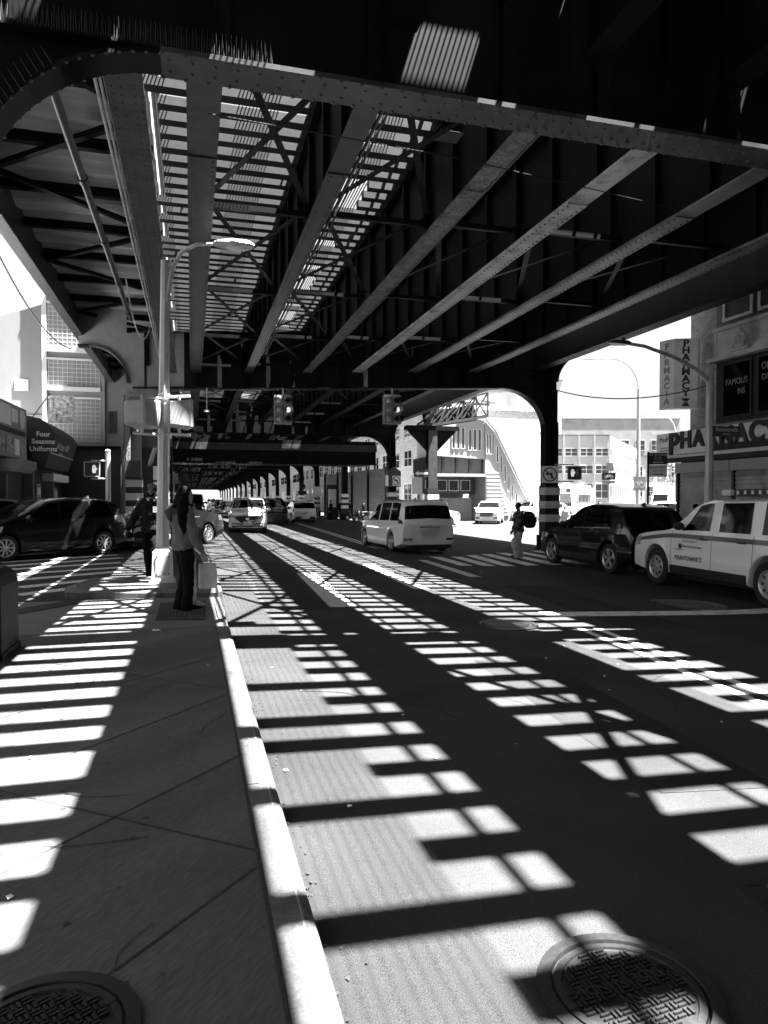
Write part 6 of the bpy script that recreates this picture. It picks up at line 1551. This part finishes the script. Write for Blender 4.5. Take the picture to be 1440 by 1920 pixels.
# woman on the tactile plate
wm, hd, V = human('woman with long black hair and loose grey jacket waiting on the tactile plate', (-.10, 9.72), 14, 1.66,
    dict(RE=(.03, -.135, .64), RW=(.105, -.125, .475), LE=(.02, .135, .64), LW=(.09, .13, .49), LK=(.012, .05, .285), LF=(-.03, .052, .045), RK=(.02, -.05, .285), RF=(.01, -.055, .045), hy=-.2, curl=.9),
    dict(skin=SKIN, top=JACK, legs=DARKC, shoe=DARKC, hair='long', loose=1.13, hem=.49, legw=1.0, flare=1.2, bx=-.012), z=.06, vox=.006)
mb = MB(); H_ = 1.66
cap_tube(mb, [V((-.075, -.06, .81)), V((-.118, -.035, .80)), V((-.128, 0, .80)), V((-.118, .035, .80)), V((-.075, .06, .81))], [.02 * H_, .026 * H_, .029 * H_, .026 * H_, .02 * H_], 10)
cap_tube(mb, [V((-.10, 0, .845)), V((-.128, 0, .80)), V((-.11, 0, .73))], [.022 * H_, .03 * H_, .016 * H_], 10)
fuse(mb, 'hood', mat('pale_hood', .05, .9, var=.15, scale=9, spec=.1, bump=.3, bscale=9), wm, .008, 3)
cg = thing('phone', 'thin white phone held low in the hand of the woman with long hair', 'phone', (.06, 9.52, .85), rad(14))
mb = MB(); mb.bar((-.035, 0, .055), (.045, -.01, -.02), .012, .022); mb.build('casing', WHITEP, cg, world=False)
# companion hidden behind her, with the paper bag
pr, hd, V = human('companion in pale shoes and trousers standing close behind the woman with long hair', (-.06, 10.14), 10, 1.5,
    dict(RE=(.02, -.12, .63), RW=(.115, -.09, .49), hy=.1, LK=(.01, .04, .285), RK=(.03, -.045, .285), RF=(.035, -.05, .045), LF=(.0, .05, .045), curl=1.0),
    dict(skin=SKIN, top=JACK, legs=PALEC, shoe=SOLE, hair='short', loose=.95, hem=.5, legw=.9), z=.05, vox=.008)
bgp = thing('paper_bag', 'plain brown paper carrier bag hanging from the companion behind the woman', 'bag', (.20, 9.98, .32), rad(14))
mb = MB(); w_, d_, h_ = .125, .06, .34
mb.loft([[(-w_ * .86, -d_, 0), (w_ * .95, -d_, 0), (w_ * .95, d_, 0), (-w_ * .86, d_, 0)], [(-w_ * .9, -d_ * 1.05, .18), (w_, -d_ * .9, .18), (w_, d_, .18), (-w_ * .9, d_, .18)], [(-w_ * .84, -d_ * .8, h_), (w_ * .86, -d_ * .8, h_ + .012), (w_ * .86, d_ * .8, h_), (-w_ * .84, d_ * .8, h_)]], 0, False, caps=False)
mb.face([(-w_ * .86, -d_, 0), (w_ * .95, -d_, 0), (w_ * .95, d_, 0), (-w_ * .86, d_, 0)]); mb.build('bag_body', KRAFT, bgp, world=False)
for s in (-1, 1): mb = MB(); mb.tube([(-.05, s * d_ * .8, h_), (-.04, s * .03, h_ + .08), (0, s * .008, h_ + .12), (.04, s * .03, h_ + .08), (.05, s * d_ * .8, h_)], .004, 5); mb.build('handle', KRAFT, bgp, world=False)
# man in the college jacket
mn, hd, V = human('bearded man in dark college jacket with pale collar walking behind the lamp post', (-.72, 13.95), -100, 1.84,
    dict(RE=(.0, -.19, .65), RW=(.075, -.235, .535), LE=(-.03, .17, .64), LW=(.03, .18, .49), LK=(.10, .05, .29), LF=(.06, .055, .045), RK=(-.02, -.05, .285), RF=(-.10, -.055, .06), hy=-.12),
    dict(skin=SKIN2, top=DARK2, legs=DARKC, shoe=DARKC, hair='short', loose=1.12, hem=.5, legw=1.15, hairm=HAIR), z=0, vox=.007)
mb = MB(); H_ = 1.84
cap_tube(mb, [V((.045, -.03, .832)), V((.0, -.055, .842)), V((-.045, -.03, .85)), V((-.045, .03, .85)), V((.0, .055, .842)), V((.045, .03, .832))], [.016 * H_] * 6, 8); fuse(mb, 'collar', SOLE, mn, .008, 2)
mb = MB()
for j in range(20):
    a, b = 2 * PI * j / 20, 2 * PI * (j + 1) / 20
    q = lambda t_, zz, r: tuple(hd(-.004 + (.052 + r) * cos(t_), (.046 + r) * sin(t_), zz - .012 * sin(t_) * 0))
    mb.face([q(a, .032, .007), q(b, .032, .007), q(b, .052, .005), q(a, .052, .005)], 0, True); mb.face([q(a, .052, .005), q(b, .052, .005), q(b, .072, -.018), q(a, .072, -.018)], 0, True)
mb.build('headband', JACK, mn, world=False)
mb = MB(); cap_tube(mb, [hd(.03, -.03, -.03), hd(.042, -.016, -.052), hd(.046, 0, -.058), hd(.042, .016, -.052), hd(.03, .03, -.03)], [.011 * H_, .014 * H_, .015 * H_, .014 * H_, .011 * H_], 8); fuse(mb, 'beard', HAIR, mn, .006, 1)
text_mesh('B', .15, SIGNW, 'chest_letter', mn, (.112 * H_ * .86, .045 * H_, .735 * H_), (PI / 2, 0, PI / 2), extrude=.006, bold=.006)
# man with the rucksack
mr, hd, V = human('man in a plaid shirt and pale trousers crossing with a big dark rucksack', (9.95, 20.15), 172, 1.74,
    dict(LE=(.03, .14, .64), LW=(.09, .12, .50), RE=(.0, -.14, .64), RW=(.07, -.13, .49), LK=(.05, .045, .285), LF=(.07, .05, .045), RK=(-.01, -.05, .285), RF=(-.05, -.05, .05), hy=.05),
    dict(skin=SKIN2, top=PLAID, legs=PALEC, shoe=DARKC, sole=SIGNG, hair='short', loose=1.2, hem=.46, legw=1.35), vox=.009)
rk = thing('rucksack', 'bulging dark shaggy rucksack on the back of the man in plaid', 'rucksack', (10.25, 20.13, .9), rad(172))
mb = MB(); mb.ball((-.02, 0, .0), (.19, .2, .28), 0, 16, 10); mb.ball((-.1, .02, -.12), (.16, .19, .16), 0, 14, 8); mb.ball((-.08, 0, .12), (.15, .16, .14), 0, 14, 8); mb.ball((-.2, 0, -.02), (.10, .13, .13), 0, 12, 8); fuse(mb, 'pack', mat('shaggy_pack', .01, .95, bump=.8, bscale=18), rk, .012, 1)
for s in (1, -1): mb = MB(); mb.tube([(.10, s * .1, .24), (.22, s * .12, .28), (.33, s * .12, .2), (.34, s * .12, -.02), (.2, s * .14, -.14)], .02, 6); mb.build('strap', BLKPL, rk, world=False)
pb = thing('plastic_bag', 'pale plastic shopping bag hanging beside the leg of the man in plaid', 'bag', (9.75, 20.0, .15), 0)
mb = MB(); mb.ball((0, 0, 0), (.14, .09, .2), 0, 12, 8); mb.tube([(0, 0, .15), (.02, 0, .3), (.05, 0, .4)], [.06, .025, .015], 8); fuse(mb, 'bag_body', PALEC, pb, .012, 1)
# small figures farther off
def passer(label, loc, heading, H, top, legs, skin=SKIN, hair=HAIR, group=None):
    return human(label, loc, heading, H, dict(LK=(.06, .05, .285), LF=(.08, .055, .045), RK=(-.01, -.05, .285), RF=(-.06, -.055, .06)), dict(skin=skin, top=top, legs=legs, shoe=DARKC, hair='short', hairm=hair, loose=1.05), vox=.018, group=group)[0]
passer('walker in dark clothes passing the shutter nearest the open corner', (14.2, 18.6), 120, 1.7, DARK2, DARKC)
passer('dark haired walker beside the shutter just behind the truck bonnet', (14.8, 18.0), 100, 1.7, DARK2, JACK)
passer('person in a dark face mask standing under the bicycle sign', (18.8, 29.5), -110, 1.75, JACK, DARKC)
passer('person in a pale cap by the column in the sun', (17.6, 30.6), 200, 1.55, PALEC, JACK, hair=PALEC)
passer('figure in dark clothes standing by the map stand', (11.2, 57.5), 180, 1.75, DARKC, DARKC)
SIT = 'dark figure among the people gathered at the masonry wall'
p0 = passer(SIT, (13.3, 60), 200, 1.7, DARKC, DARKC, group='people gathered at the masonry wall')
for k, (x, y, h) in enumerate(((13.7, 61.5, 170), (13.2, 63.0, 230), (13.9, 57.0, 160))):
    c = copy_tree(p0); c.location = (x, y, gz(x)); c.rotation_euler = (0, 0, rad(h))
